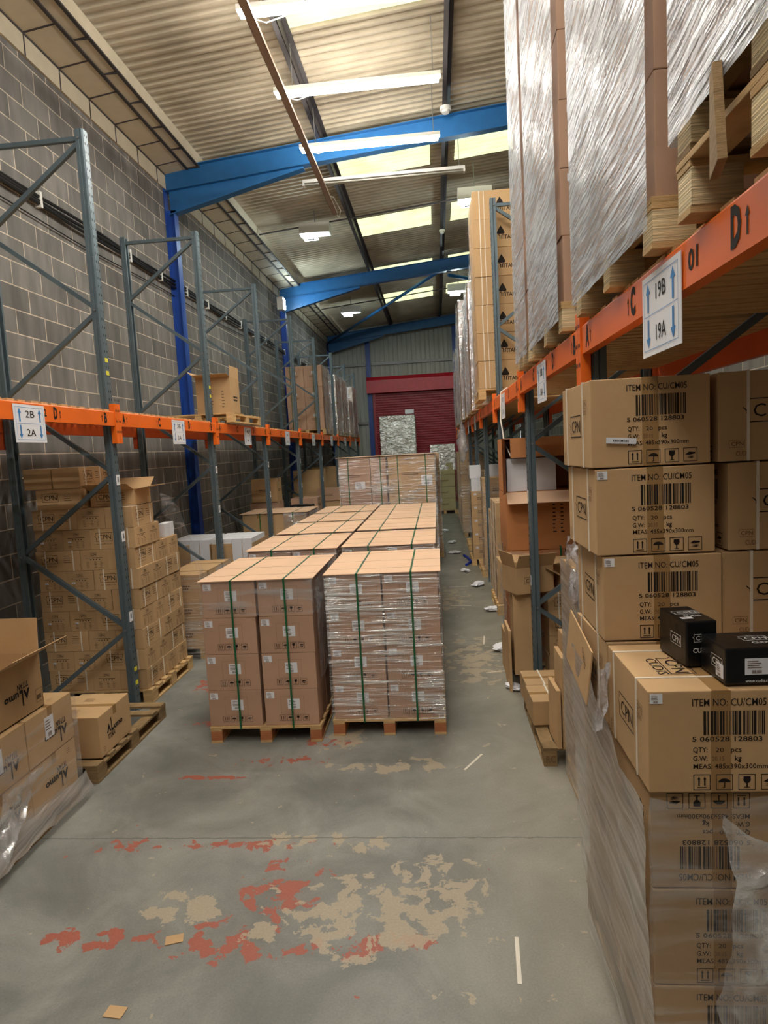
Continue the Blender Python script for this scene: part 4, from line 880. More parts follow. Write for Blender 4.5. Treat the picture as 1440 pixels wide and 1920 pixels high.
# wrapped pallet behind it
generic('mid_wrapped', 0.48, 0.55, 0.3, 'card', print_=True)
pallet(-3.45, 8.0, 0, 1.05, 1.0, 'pallet with a film-wrapped load just behind the tall left stack', wood='wood')
for k in range(3):
    for i in range(2):
        for j in range(2 if i else 1): put('mid_wrapped', -3.70+i*0.5, 7.80+j*0.55, 0.147+k*0.302, 0, 'wrapped tan carton behind the tall left stack, %s row, %s' % (ORD[k], ('wall side', 'aisle side near', 'aisle side far')[i+j]), 'wrapped cartons behind the tall left stack')
film(-3.95, -2.95, 7.52, 8.62, 0.02, 1.06, 'loose shiny film on the load behind the tall left stack', 'film', amp=0.03, seed=51, slack=0.02)
# open cartons of white boxes
y0 = 9.0
pallet(-3.35, y0+0.55, 0, 1.3, 1.1, 'pallet carrying the open cartons of white boxes', wood='wood')
generic('under_white', 0.62, 0.8, 0.40, 'card', print_=False)
for i in range(2): 
    for k in range(1): put('under_white', -3.68+i*0.64, y0+0.45, 0.147, 0, 'plain tan carton under the %s open carton of white boxes' % ('left', 'right')[i], 'plain cartons under the open ones')
for i, x in enumerate((-3.68, -3.04)):
    open_carton(x, y0+0.45, 0.549, 0.62, 0.8, 0.66, M['card'], '%s open tan carton packed with white boxes' % ('left', 'right')[i], angs=(None, None, None, None), group='open cartons packed with white boxes')
    ckind('wb%d' % i, 0.145, 0.22, 0.68, M['plastic_white'])
    for a in range(4):
        for b_ in range(3): put('wb%d' % i, x-0.225+a*0.15, y0+0.16+b_*0.25, 0.56+0.04, 0, 'tall white box, %s from the left, %s row, in the %s open carton' % (WORDS[a].replace('nearest', 'first'), ('front', 'middle', 'back')[b_], ('left', 'right')[i]), 'white boxes standing in open cartons', name='white_box', jit=0.002)
film(-3.36, -2.72, y0+0.03, y0+0.88, 0.5, 1.2, 'clear bag film hanging on the right open carton', 'film_light', sides='R', amp=0.05, seed=61)
# board covered wrapped load beyond
y0 = 11.95
pallet(-3.15, y0+0.55, 0, 1.25, 1.1, 'pallet under the load capped with a strapped board')
generic('capped', 0.62, 0.53, 0.60, 'card', print_=False, tape='y')
for k in range(2):
    for i in range(2):
        for j in range(2): put('capped', -3.46+i*0.625, y0+0.27+j*0.54, 0.147+k*0.602, 0, 'big tan carton, %s row, %s %s, under the strapped board' % (('bottom', 'top')[k], ('front', 'back')[j], ('left', 'right')[i]), 'big cartons under the strapped board')
o = cap_board(-3.80, -2.50, y0, y0+1.1, 1.36, 'brown board strapped on a load in the left racking', 'boards'); 
green_strap(-3.42, y0, y0+1.1, 0.14, 1.36, 'left green strap on the board-capped load'); green_strap(-2.78, y0, y0+1.1, 0.14, 1.36, 'right green strap on the board-capped load')
film(-2.95, -2.5, y0, y0+1.1, 0.95, 1.35, 'bunched clear film at the corner of the board-capped load', 'film_crumple', amp=0.03, sides='FR', seed=66)
# cartons in the depth of the left bays
generic('deep_a', 0.56, 0.45, 0.50, 'card'); generic('deep_b', 0.62, 0.5, 0.34, 'card_brown'); generic('deep_c', 0.8, 0.6, 0.62, 'card', print_=False)
GD = 'cartons deep in the left bays'
for x, y, z, kd, l in ((-3.75, 13.9, 0.15, 'deep_c', 'plain tan carton at the bottom of the fourth left bay, wall side'), (-3.70, 13.9, 0.77, 'deep_b', 'flat brown carton under the twin cartons deep in the fourth left bay'), (-3.78, 13.85, 1.115, 'deep_b', 'flat brown carton just below the upper one by the wall, fourth left bay'),
                       (-3.75, 13.8, 1.46, 'deep_a', 'upright tan carton on top by the wall, fourth left bay'), (-3.1, 14.6, 0.15, 'deep_c', 'plain tan carton low behind the black boxes'), (-3.1, 14.6, 0.77, 'deep_b', 'brown carton middle row behind the black boxes'), (-3.05, 14.6, 1.115, 'deep_b', 'brown carton upper row behind the black boxes, under film'),
                       (-3.6, 17.6, 0.15, 'deep_c', 'plain tan carton at floor level in the fifth left bay'), (-3.6, 17.6, 0.77, 'deep_c', 'plain tan carton, second layer in the fifth left bay'), (-3.55, 17.6, 1.39, 'deep_c', 'large plain tan carton topping the fifth left bay load'), (-2.95, 17.5, 0.15, 'deep_a', 'tan carton at the aisle edge, bottom, fifth left bay'), (-2.95, 17.5, 0.65, 'deep_a', 'tan carton at the aisle edge, middle, fifth left bay'), (-2.98, 17.5, 1.15, 'deep_b', 'flat brown carton at the aisle edge, top, fifth left bay'),
                       (-3.6, 20.6, 0.15, 'deep_c', 'carton at the bottom of the sixth left bay'), (-3.6, 20.6, 0.77, 'deep_c', 'carton in the middle of the sixth left bay'), (-3.6, 20.6, 1.39, 'deep_c', 'carton on top in the sixth left bay'), (-3.6, 23.2, 0.15, 'deep_c', 'carton at the bottom of the seventh left bay'), (-3.6, 23.2, 0.77, 'deep_c', 'carton on top in the seventh left bay')):
    put(kd, x, y, z, 0, l, GD)
pallet(-3.5, 14.2, 0, 1.2, 1.2, 'pallet in the fourth left bay'); pallet(-3.35, 17.6, 0, 1.3, 1.1, 'pallet in the fifth left bay'); pallet(-3.6, 20.6, 0, 1.0, 1.1, 'pallet in the sixth left bay'); pallet(-3.6, 23.2, 0, 1.0, 1.1, 'pallet in the seventh left bay')
sheet(lambda u, v: Vector((-2.86+0.25*v*v+0.02*math.sin(u*9), 14.1+0.7*u, 1.45-0.65*v)), 12, 14, 'film_light', 'clear film flaring from the load behind the black boxes', amp=0.03, fs=6, seed=8)
ckind('black_flat', 0.46, 0.36, 0.15, M['black'], labels=[('front', 0.12, 0.0, 0.14, 0.09), ('left', 0.05, 0, 0.1, 0.06)], white_ink=[('front', word(1, 0.08, 0.02).xf(-0.12, 0.03))])
for k in range(4): put('black_flat', -2.90, 13.40, 0.77+k*0.155, 0.0, 'flat black carton with white label, %s of the black stack in the left bay' % ('bottom', 'second', 'third', 'top')[k], 'flat black cartons in the left bay')
pallet(-2.75, 13.48, 0, 1.1, 0.8, 'pallet under the black cartons in the left bay')
put('deep_c', -3.0, 13.45, 0.147, 0, 'plain carton under the black cartons', GD) 
for k in range(2): put('black_flat', -2.38, 13.45, 0.65+k*0.155, 0.1, 'flat black carton beside the black stack, %s' % ('lower', 'upper')[k], 'flat black cartons in the left bay')
put('deep_a', -2.32, 13.5, 0.147, 0, 'tan carton under the two outer black cartons', GD)

# ---- left upper deck
pallet(-3.45, 9.95, 2.972, 1.05, 1.5, 'empty-ended pallet with one open carton on the left upper shelf', n=7, skip=(3,))
open_carton(-3.22, 9.50, 3.118, 0.52, 0.42, 0.52, M['card'], 'tall open carton with raised flap standing on the left upper shelf', fl=0.16, angs=(10, None, 40, 88), print_faces=[('front', tiny_lines(-0.05, 0.05, 6, 0.05, 0.045, 0.008).add(tiny_lines(0.12, 0.05, 6, 0.05, 0.045, 0.008))), ('right', word(2, 0.2, 0.025).xf(0, -0.04))])
generic('up_a', 0.5, 0.52, 0.58, 'card_brown', labels=[('front', 0.0, 0.1, 0.08, 0.07)])
for i, (y0, nz_) in enumerate(((17.7, 3), (20.05, 3), (21.35, 3), (22.95, 2), (24.15, 3))):
    pallet(-3.55, y0+0.58, 2.972, 1.06, 1.16, 'pallet under the %s wrapped load on the left upper shelf' % WORDS[i])
    for k in range(nz_):
        for a in range(2):
            for b_ in range(2):
                if a == 0 and b_ == 1: continue
                put('up_a', -3.81+a*0.505, y0+0.28+b_*0.56, 3.119+k*0.585, 0, 'brown carton, %s row, %s, of the %s load on the left upper shelf' % (('bottom', 'middle', 'top')[k], ('front left', 'front right', 'back right')[a+b_], WORDS[i]), 'cartons on the left upper shelf')
    film(-4.07, -3.04, y0, y0+1.16, 2.99, 3.119+nz_*0.585, 'film around the %s load on the left upper shelf' % WORDS[i], 'film_crumple', amp=0.03, sides='FBR' if i else 'BR', seed=70+i, slack=0.03)
green_strap(-3.92, 17.7, 18.86, 3.1, 4.88, 'left green strap on the nearest load of the left upper shelf'); green_strap(-3.28, 17.7, 18.86, 3.1, 4.88, 'right green strap on the nearest load of the left upper shelf')

# ================================================================ end of the aisle
pallet(-1.5, 25.6, 0, 1.4, 1.2, 'pallet under the tall silvery load')
generic('end_a', 0.66, 0.55, 0.9, 'card_brown', print_=False)
for k in range(4):
    for i in range(2):
        if k == 3 and i == 5: continue
        put('end_a', -1.80+i*0.665, 25.4, 0.147+k*0.902, 0, 'carton inside the tall silvery load, %s row, %s' % (('bottom', 'second', 'third', 'top')[k], ('left', 'right')[i]), 'cartons inside the silvery load')
film(-2.14, -0.80, 25.1, 25.7, 0.1, 3.74, 'silvery crinkled film around the tall load before the red shutter', 'foil', amp=0.05, seed=80, top=True)
ckind('end_white', 0.34, 0.3, 0.16, M['plastic_white']); put('end_white', -0.98, 25.35, 3.80, 0, 'white box lying on top of the silvery load')
pallet(0.22, 23.9, 0, 0.9, 1.0, 'lower pallet in the stack by the far right racking')
generic('end_g', 0.8, 0.6, 0.42, 'card_green')
for k in range(4): put('end_g', 0.22, 23.7, 0.147+k*0.43, 0, 'pale olive carton, %s of the far aisle stack' % ('bottom', 'second', 'third', 'top')[k], 'pale olive cartons at the far end')
pallet(0.22, 23.9, 1.89, 0.9, 1.0, 'upper pallet resting on the olive cartons')
generic('end_s', 0.42, 0.45, 0.48, 'card_brown', labels=[('front', 0, 0.1, 0.1, 0.08)])
for k in range(1):
    for i in range(2): put('end_s', 0.005+i*0.43, 23.65, 2.036+k*0.48, 0, 'carton in the silver-wrapped top load at the far end, %s' % ('left', 'right')[i], 'cartons in the far silver load')
film(-0.21, 0.65, 23.42, 23.9, 1.6, 2.53, 'silver film around the small top load at the far end', 'foil', amp=0.03, seed=84, top=True)

# ================================================================ right floor
# near towers: row A in front, row B behind it, row C to the right of B
XA, YA = 0.615, 1.975      # left and front faces of the front tower
zr = [0.345+rh_ for rh_ in (0.0, 0.332, 0.664, 0.996)]
for k in range(2): pallet(XA+0.52, 2.60, k*0.15, 0.90, 1.28, '%s pallet under the near right carton towers' % ('lower', 'upper')[k], wood='wood_old', block='wood_old', group='pallets on the right of the aisle')
GR = 'item-number cartons of the near right towers'
for k in range(4):
    z = 0.30+0.03+k*0.334-0.0
    nm = ('bottom', 'second', 'third', 'topmost')[k]
    put('R_inv' if k == 2 else ('R_front' if k == 3 else 'R_plain'), XA+0.2175+(0.0 if k == 3 else 0.012), YA+0.235+(0 if k == 3 else 0.02), z, 0.0, '%s item-number carton of the front right tower%s' % (nm, {3: ', carrying the black boxes', 2: ', printed upside down under film', 1: ', behind film with readable item number', 0: ', lowest behind film'}[k]), GR)
    put('R_inv' if k == 2 else 'R_plain', XA+0.2175+0.447, YA+0.255, z, 0.0, '%s carton at the right of the front right tower' % nm, GR)
YB = 2.47; XB = 0.583
for k in range(7):
    z = 0.33+k*0.3345
    put('R_front' if k in (4, 5) else 'R_plain', XB+0.2175+[0.06, 0.05, 0.05, 0.03, 0.03, 0.01, -0.01][k], YB+0.24, z, [0, 0, 0, 0.02, -0.02, 0.015, 0.02][k], '%s item-number carton of the second right tower%s' % (ORD[k] if k < 6 else 'topmost', {6: ' with a torn sticker', 5: ' with small white sticker', 4: ' right behind the black boxes'}.get(k, '')), GR)
# row C: three-letter faces
XC = 1.045
for k in range(7):
    z = 0.33+k*0.3345
    put('R_cpn', XC+0.245+[0, 0, 0, 0, 0.0, 0.025, -0.01][k], YB+0.23, z, 0, 'boxed-letter carton, %s row, right of the second right tower' % (ORD[k] if k < 6 else 'top'), 'boxed-letter cartons right of the second tower')
    put('R_plain', XC+0.72, YB+0.25, z, 0, 'carton, %s row, at the far right behind the boxed-letter column' % (ORD[k] if k < 6 else 'top'), GR) if k > 2 else None
o = MB().box(-0.055, 0.055, -0.0012, 0.0012, -0.011, 0.011).obj('torn_label', M['paper'], None, (XB+0.105, YB-0.003, 2.435), 0); o.rotation_euler = (0, 0.08, 0.02); setp(o, 'torn white barcode strip hanging on the topmost carton of the second right tower', 'label'); link('label_print', merge_place([('front', Dec().add(barcode(0.06, 0.008)))], 0, 0, 0, M['ink']), o, (0, -0.0013, -0.004))
# black boxes
def black_box(key, w, d, h):
    lf = Dec().add(logo_frame(0.075)); tp = Dec().add(logo_frame(0.085), 0, 0.01).t('CUDIS', 0, -0.045, 0.018, width=0.06)
    ckind(key, w, d, h, M['black'], white_ink=[('front', Dec().add(lf, w*0.22 if w > 0.15 else 0, 0.02, 0.7 if w < .15 else 1).t('CUDIS', 0, -0.03, 0.016, width=0.06) if w < .15 else Dec().add(lf, w*0.28, 0.0).t('www.cudis.co.uk', -0.03, -0.05, 0.009, width=0.09)), ('left', Dec().add(lf, 0.03, 0.0, 1.0)), ('top', tp)], labels=[('top', -0.03, -0.06, 0.04, 0.022)] if w < .15 else [('front', -0.04, 0.0, 0.075, 0.052), ('left', 0.05, -0.02, 0.05, 0.045)], bev=0.006)
black_box('blk_a', 0.105, 0.20, 0.155); black_box('blk_b', 0.27, 0.17, 0.115)
zt = 0.33+4*0.334+0.002
put('blk_a', 0.845, 2.27, zt, 0.10, 'upright glossy black carton on the front right tower, left of the other', 'glossy black cartons', jit=0)
put('blk_b', 0.988, 2.085, zt, 0.04, 'flat glossy black carton on the front right tower, at the picture edge', 'glossy black cartons', jit=0)
# films of the near towers
def f_left(u, v):
    y = 1.96+0.99*u; top = 1.30+0.35*max(0, u-0.25)**0.8*1.0 if u > 0.25 else 1.30
    top = min(top, 1.52); z = top+(0.10-top)*v
    return Vector((XA-0.022-0.012*math.sin(v*3.1)-0.02*u+0.06*v, y, z))
sheet(f_left, 40, 36, 'film_grey', 'taut grey film stretched down the aisle side of the near right towers', amp=0.012, fs=7, seed=3)
sheet(lambda u, v: Vector((XA-0.01+0.88*u, 1.958-0.01*math.sin(v*3), 1.325-0.015*math.sin(u*9)-1.2*v)), 34, 40, 'film_light', 'clear film over the front face of the front right tower', amp=0.012, fs=8, seed=13)
sheet(lambda u, v: Vector((0.80+0.03*math.sin(v*8)+(0.26+0.16*v)*u+0.05*v, 1.90-0.05*math.sin(u*3.1), 1.31-0.16*u-1.15*v)), 22, 44, 'film_crumple', 'crumpled bunch of clear film hanging at the lower right corner', amp=0.03, fs=11, seed=23)
sheet(lambda u, v: Vector((XA-0.01-0.03*v, 2.36+0.20*u, 1.62-0.25*v-0.1*u)), 12, 10, 'film_crumple', 'torn film edge beside the topmost front tower carton', amp=0.02, fs=14, seed=27)
# scribble on the film side of the tower
pts = [(0, 0), (.03, .02), (.05, -.01), (.03, -.03), (.01, 0)]
b = MB(); x = XA-0.002; 
def stroke(ps): b.tube([(x, 2.04+q*0.5, 1.12+p) for p, q in ps], 0.0016, 4)
stroke([(0.0, -0.02), (-.01, 0.03), (0.01, 0.05), (.02, 0.02), (.02, -0.04)]); stroke([(.04, -0.03), (.04, .04), (.055, .02), (.06, -.02), (.045, -.03)]); stroke([(.08, -.03), (.085, .04)]); stroke([(.10, -.02), (.10, .03), (.115, .03), (.118, -.02), (.10, -.02)]); stroke([(.14, -.03), (.13, .0), (.145, .04)])
o = b.obj('marker_writing', M['ink']); setp(o, 'black marker scribble on the aisle side of the front right tower', 'writing')
# loose carton flap
o = MB().box(-0.003, 0.003, -0.22, 0.22, -0.12, 0.12).obj('loose_flap', M['card'], None, (0.585, 2.82, 1.50)); o.rotation_euler = (0.15, 0.08, 0); setp(o, 'loose cardboard flap with print poking out beside the second right tower', 'cardboard'); link('printed_marking', merge_place([('left', Dec().t('CUDIS', 0.1, 0.03, 0.03, width=0.1, bold=0, rot=-0.6))], 0.006, 0, 0, M['ink_soft']), o)
# wrapped tower behind (towards the rack frame)
pallet(1.40, 4.12, 0, 1.1, 0.95, 'pallet under the torn-film tower beyond the near right towers', group='pallets on the right of the aisle')
generic('rt', 0.54, 0.44, 0.365, 'card', tape=None)
for k in range(4):
    for i in range(2):
        for j in range(2): 
            if i == 1 and j == 1: continue
            put('rt', 1.13+i*0.545, 3.88+j*0.45, 0.147+k*0.367, 0, 'wrapped carton, %s row, %s, in the torn-film tower' % (('bottom', 'second', 'third', 'top')[k], ('front left', 'front right', 'back left')[i+j if i else j*2]), 'cartons of the torn-film tower')
film(0.86, 1.94, 3.66, 4.57, 0.05, 1.62, 'grey layered film around the torn-film tower', 'film_grey', amp=0.02, sides='FBL', seed=90)
sheet(lambda u, v: Vector((0.83-0.05*v*(1-u)+0.05*u, 3.68+0.88*u, 1.76-0.30*v+0.03*math.sin(u*13))), 26, 12, 'film_crumple', 'ragged white film edge on top of the torn-film tower', amp=0.045, fs=12, seed=31)
MBx = MB
for i, (x, y, h_) in enumerate(((0.86, 4.68, 0.70), (0.90, 4.67, 0.84), (0.82, 4.69, 0.45))):
    o = MB().box(-0.015, 0.015, 0.0, 0.30, 0, h_).obj('flat_carton', M['card'], None, (x, y, 0.147 if i < 2 else 0.147), 0.02*i); setp(o, 'folded flat carton standing on edge by the torn-film tower, %s' % ('middle height', 'tallest', 'shortest')[i], 'flattened box', 'folded flat cartons')
# low pallet with two strapped cartons
mk = Dec().t('RC', 0, -0.03, 0.05, width=0.075, bold=0.02)
pallet(1.10, 5.27, 0, 0.80, 1.12, 'worn pallet with stencilled end block, right of the aisle', wood='wood_old', block='wood_old', n=6, skip=(1,), mark=mk, group='pallets on the right of the aisle')
ckind('flat_s', 0.38, 0.36, 0.20, M['card'], tape='x', straps=[('y', -0.03, 0.014)], soft=())
for j, s in ((0, 'nearer'), (1, 'farther')): put('flat_s', 0.87, 5.29+j*0.366, 0.147, 0.03, '%s of two strapped flat cartons on the worn right pallet' % s, 'strapped flat cartons on the worn pallet', jit=0.002)
# stack with open cartons beside the second frame
pallet(1.35, 7.19, 0, 1.2, 1.2, 'pallet under the big open orange-brown carton', group='pallets on the right of the aisle')
generic('ob', 0.58, 0.55, 0.59, 'card_orange', labels=())
icn = Dec()
for i_ in range(3): icn.add(icon(i_, 0.07), 0.22, 0.16-i_*0.10)
icn.add(tiny_lines(-0.1, 0.16, 8, 0.04, 0.04, 0.012)); icn.add(tiny_lines(-0.02, 0.16, 8, 0.04, 0.04, 0.012)); icn.add(tiny_lines(0.08, 0.16, 8, 0.04, 0.04, 0.012))
ckind('ob_print', 1.14, 0.7, 0.59, M['card_orange'], ink=[('front', icn)])
for k in range(2):
    for i in range(2): put('ob', 0.98+i*0.59, 6.92, 0.147+k*0.595, 0, 'orange-brown wrapped carton, %s row, %s, under the printed carton' % (('bottom', 'second')[k], ('left', 'right')[i]), 'orange-brown cartons')
put('ob_print', 1.26, 7.0, 0.147+2*0.595, 0, 'wide orange-brown carton printed with handling symbols')
film(0.68, 1.86, 6.63, 7.3, 0.1, 1.33, 'loose film round the orange-brown cartons', 'film_light', amp=0.03, sides='FL', seed=95)
green_strap(1.22, 6.63, 7.3, 0.14, 1.36, 'thin green strap on the orange-brown cartons')
# open carton on its side with a white box in it
o = empty('open_carton', (1.27, 7.0, 1.935), 0, 'big carton lying open towards the camera, holding a white box', 'box'); t = 0.006; W2, D2, H2 = 0.58, 0.35, 0.56
MB().box(-W2, W2, -D2, D2, 0, t).box(-W2, W2, -D2, D2, H2-t, H2).box(-W2, -W2+t, -D2, D2, t, H2-t).box(W2-t, W2, -D2, D2, t, H2-t).box(-W2, W2, D2-t, D2, t, H2-t).obj('box_walls', M['card_orange'], o, bev=0.002)
MB().prism([(-D2, 0), (-D2-0.16, -0.10), (-D2-0.16, -0.094), (-D2, t)], 'x', -W2, W2).obj('flap', M['card_pale'], o)
MB().prism([(-D2, H2), (-D2-0.02, H2-0.20), (-D2-0.012, H2-0.20), (-D2+t, H2-t)], 'x', -W2+0.06, W2).obj('flap', M['card_orange'], o)
MB().prism([(-W2, -D2), (-W2-0.05, -D2-0.2), (-W2-0.044, -D2-0.2), (-W2+t, -D2)], 'z', 0, H2).obj('flap', M['card_orange'], o)
ckind('white_big', 0.50, 0.32, 0.34, M['plastic_white'], soft=[('front', tiny_lines(-0.02, 0.05, 2, 0.03, 0.03, 0.02))]); put('white_big', 0.97, 6.90, 1.943, 0, 'white box inside the big open carton')
# open boxed-letter cartons in front of the frame
for k in range(4):
    put('L_long', 1.24, 6.32, 0.147+k*0.209, 0, 'boxed-letter carton, %s row, in the small stack behind the strapped flat cartons' % ORD[k], 'boxed-letter cartons behind the strapped ones')
pallet(1.24, 6.32, 0, 0.5, 0.29, 'small pallet behind the strapped flat cartons', n=3, group='pallets on the right of the aisle')
open_carton(0.84, 6.33, 0.99, 0.40, 0.30, 0.26, M['card'], 'open boxed-letter carton leaning on the right frame', rz=0.35, fl=0.15, angs=(60, 20, 75, 10), print_faces=[('front', Dec().add(logo_frame(0.13), -0.05, 0))])
ckind('supp', 0.18, 0.28, 0.85, M['card'], tape=None); put('supp', 0.76, 6.36, 0.147+0.02, 0.0, 'tall brown carton standing under the leaning open carton')
open_carton(1.36, 6.33, 0.99, 0.45, 0.28, 0.16, M['card'], 'open shallow carton on the small boxed-letter stack', fl=0.16, angs=(-20, 50, 30, 60))
for i, (x, y, h_, m_) in enumerate(((0.63, 6.4, 0.62, 'card'), (0.64, 6.85, 0.45, 'card'))):
    o = MB().box(-0.012, 0.012, -0.2, 0.2, 0, h_).obj('flat_carton', M[m_], None, (x, y, 0.0), 0.0); setp(o, 'flat carton standing on the floor by the frame, %s' % ('nearer', 'farther')[i], 'flattened box', 'flat cartons by the second right frame')
# further stacks along the right
GS = 'cartons along the right racking'
generic('r_s', 0.40, 0.42, 0.27, 'card', labels=[('front', -0.12, 0.08, 0.05, 0.04)])
def stack_r(x, y, n, key, z0=0.147, lab='', step=None, w=1.1, cols=1):
    st_ = step or KIND[key][3][2]+0.003
    for k in range(n):
        for c in range(cols): put(key, x+KIND[key][3][0]/2+c*(KIND[key][3][0]+.01), y, z0+k*st_, 0, 'carton %s from the floor, %s%s' % (WORDS[k].replace('nearest', 'first'), lab, '' if cols == 1 else (', left', ', right', ', far right')[c]), GS)
put_p = lambda x, y, l, w=1.1, d=1.1: pallet(x, y, 0, w, d, l, group='pallets on the right of the aisle')
put_p(1.32, 9.62, 'pallet of boxed-letter cartons past the second right frame'); 
for k in range(7):
    for j in range(3): put('L_long', 0.80+0.145, 9.28+0.24+j*0.475-0.1, 0.147+k*0.209, -math.pi/2, 'boxed-letter carton %s from the floor, past the second right frame, %s' % (WORDS[k].replace('nearest', 'first'), ('near', 'middle', 'far')[j]), GS) if (k < 6 or j < 2) else None
    put('L_long_plain', 0.80+0.30+0.235, 9.32, 0.147+k*0.209, 0, 'boxed-letter carton %s from the floor, second column past the second right frame' % WORDS[k].replace('nearest', 'first'), GS)
generic('r_m', 0.62, 0.55, 0.42, 'card', print_=True)
for k in range(2): put('r_m', 1.25, 9.35, 1.62+k*0.42, 0, 'plain carton on the boxed-letter stack past the second right frame, %s' % ('lower', 'upper')[k], GS)
put_p(1.30, 12.35, 'pallet with tall wrapped brown cartons, fourth right bay'); stack_r(0.80, 12.05, 4, 'r_m', lab='in the fourth right bay'); film(0.79, 1.45, 11.76, 12.9, 0.1, 1.85, 'film on the load in the fourth right bay', 'film', amp=0.02, sides='FL', seed=101)
pallet(1.12, 13.6-0.2, 0, 1.0, 0.8, 'pallet jutting into the aisle with small labelled cartons', group='pallets on the right of the aisle')
stack_r(0.66, 13.25, 5, 'r_s', lab='labelled stack jutting into the aisle', cols=2)
ckind('r_w', 0.22, 0.3, 0.26, M['plastic_white'])
for k in range(2):
    for c in range(2): put('r_w', 0.78+c*0.36-0.02*k, 13.22, 0.147+5*0.273+k*0.262, 0, 'white carton on the labelled stack, %s %s' % (('lower', 'upper')[k], ('left', 'right')[c]), 'white cartons on the labelled stack')
for i, (y, h_, m_) in enumerate(((15.3, 4, 'r_m'), (17.6, 5, 'r_m'), (20.0, 5, 'r_m'), (22.6, 4, 'r_m'))):
    put_p(1.20, y+0.1, 'pallet in the %s right bay' % WORDS[i+4]); stack_r(0.62 if i in (1, 2) else 0.78, y-0.2, h_, m_, lab='front of the %s right bay' % WORDS[i+4], cols=1); stack_r(0.62 if i in (1, 2) else 0.78, y+0.36, h_, m_, lab='back of the %s right bay' % WORDS[i+4])
    film(0.60 if i in (1, 2) else 0.76, 1.3, y-0.5, y+0.66, 0.1, 0.147+h_*0.423, 'film on the load in the %s right bay' % WORDS[i+4], 'film', amp=0.03, sides='FL', seed=110+i)
generic('r_top', 0.52, 0.5, 0.60, 'card_brown', print_=False, labels=[('front', 0.12, 0.05, 0.12, 0.08)]); put('r_top', 0.86, 17.35, 2.27, 0, 'dark brown carton perched atop the sixth right bay load')
sheet(lambda u, v: Vector((0.62+0.12*math.sin(v*3.1)*math.cos(u*6.2), 15.3+0.12*math.sin(u*6.2), 3.0-0.95*v)), 16, 18, 'film_crumple', 'bunch of clear film hanging from the right beam', amp=0.05, fs=8, seed=37)

# ================================================================ right upper deck
def wrapped_upper(y0, y1, ztop, n, name, rows, film_m='film_shiny', xf=0.735, key=None, seed=1, ply=True, zb=3.058, lift=0.0):
    d = y1-y0; w = 1.12
    pallet(xf+w/2, (y0+y1)/2, zb, d, w, 'ply-block pallet under the '+name, rz=math.pi/2, wood='wood', block='ply', h=0.165, group='pallets on the right upper shelf')
    zb += lift; z0 = zb+0.165; hh = (ztop-z0)/rows; k2 = 'u_%d' % seed
    generic(k2, (w-0.03)/2, d/2-0.012, hh-0.003, 'card_brown', print_=False, tape=None, labels=[('front', -0.2, hh/2-0.05, 0.06, 0.04)])
    for k in range(rows):
        for i in range(2):
            for j in range(2):
                if i == 1 and j == 1: continue
                put(k2, xf+0.015+(w-0.03)*(0.25+0.5*i), y0+0.006+d*(0.25+0.5*j), z0+k*hh, 0, 'brown carton %s up, %s, in the %s' % (ORD[k].replace('bottom', 'first'), ('near aisle side', 'near rack side', 'far aisle side')[i+j if i else j*2], name), 'cartons on the right upper shelf')
    film(xf, xf+w, y0, y1, zb+0.06, ztop, 'shiny stretch film around the '+name, film_m, amp=0.014, step=0.05, sides='BLR' , seed=seed, group='shiny film on the right upper shelf')
wrapped_upper(1.04, 2.02, 5.6, 0, 'nearest wrapped load, right upper shelf', 6, seed=1, zb=3.058, lift=0.167)
pallet(0.735+0.56, 1.53, 3.225, 0.98, 1.12, 'upper of two stacked ply-block pallets under the nearest wrapped load', rz=math.pi/2, wood='wood_old', block='ply', h=0.165, group='pallets on the right upper shelf')
o = MB().prism([(-0.05, 0), (0.05, 0), (0.018, 0.24), (-0.02, 0.25)], 'y', -0.011, 0.011).obj('broken_board', M['wood_old'], None, (0.700, 1.66, 3.07), 0, bev=0.002); o.rotation_euler = (0.0, 0.12, 1.35); setp(o, 'broken grey board standing tilted against the nearest wrapped load, right upper shelf', 'board')
wrapped_upper(2.24, 3.38, 5.6, 0, 'second wrapped load, right upper shelf', 6, seed=2)
wrapped_upper(3.76, 4.88, 6.1, 0, 'third wrapped load, right upper shelf', 8, seed=3)
wrapped_upper(5.02, 5.70, 6.3, 0, 'fourth wrapped load, right upper shelf', 8, seed=4)
green_strap(1.5, 2.24, 3.38, 3.2, 5.6, 'green strap down the face of the second load, right upper shelf', e=0.002)
b = MB().box(0.735, 1.855, 2.234, 2.238, 3.9, 3.925); setp(b.obj('strap', M['strap_green']), 'green strap crossing the gap face of the second upper load', 'strap')
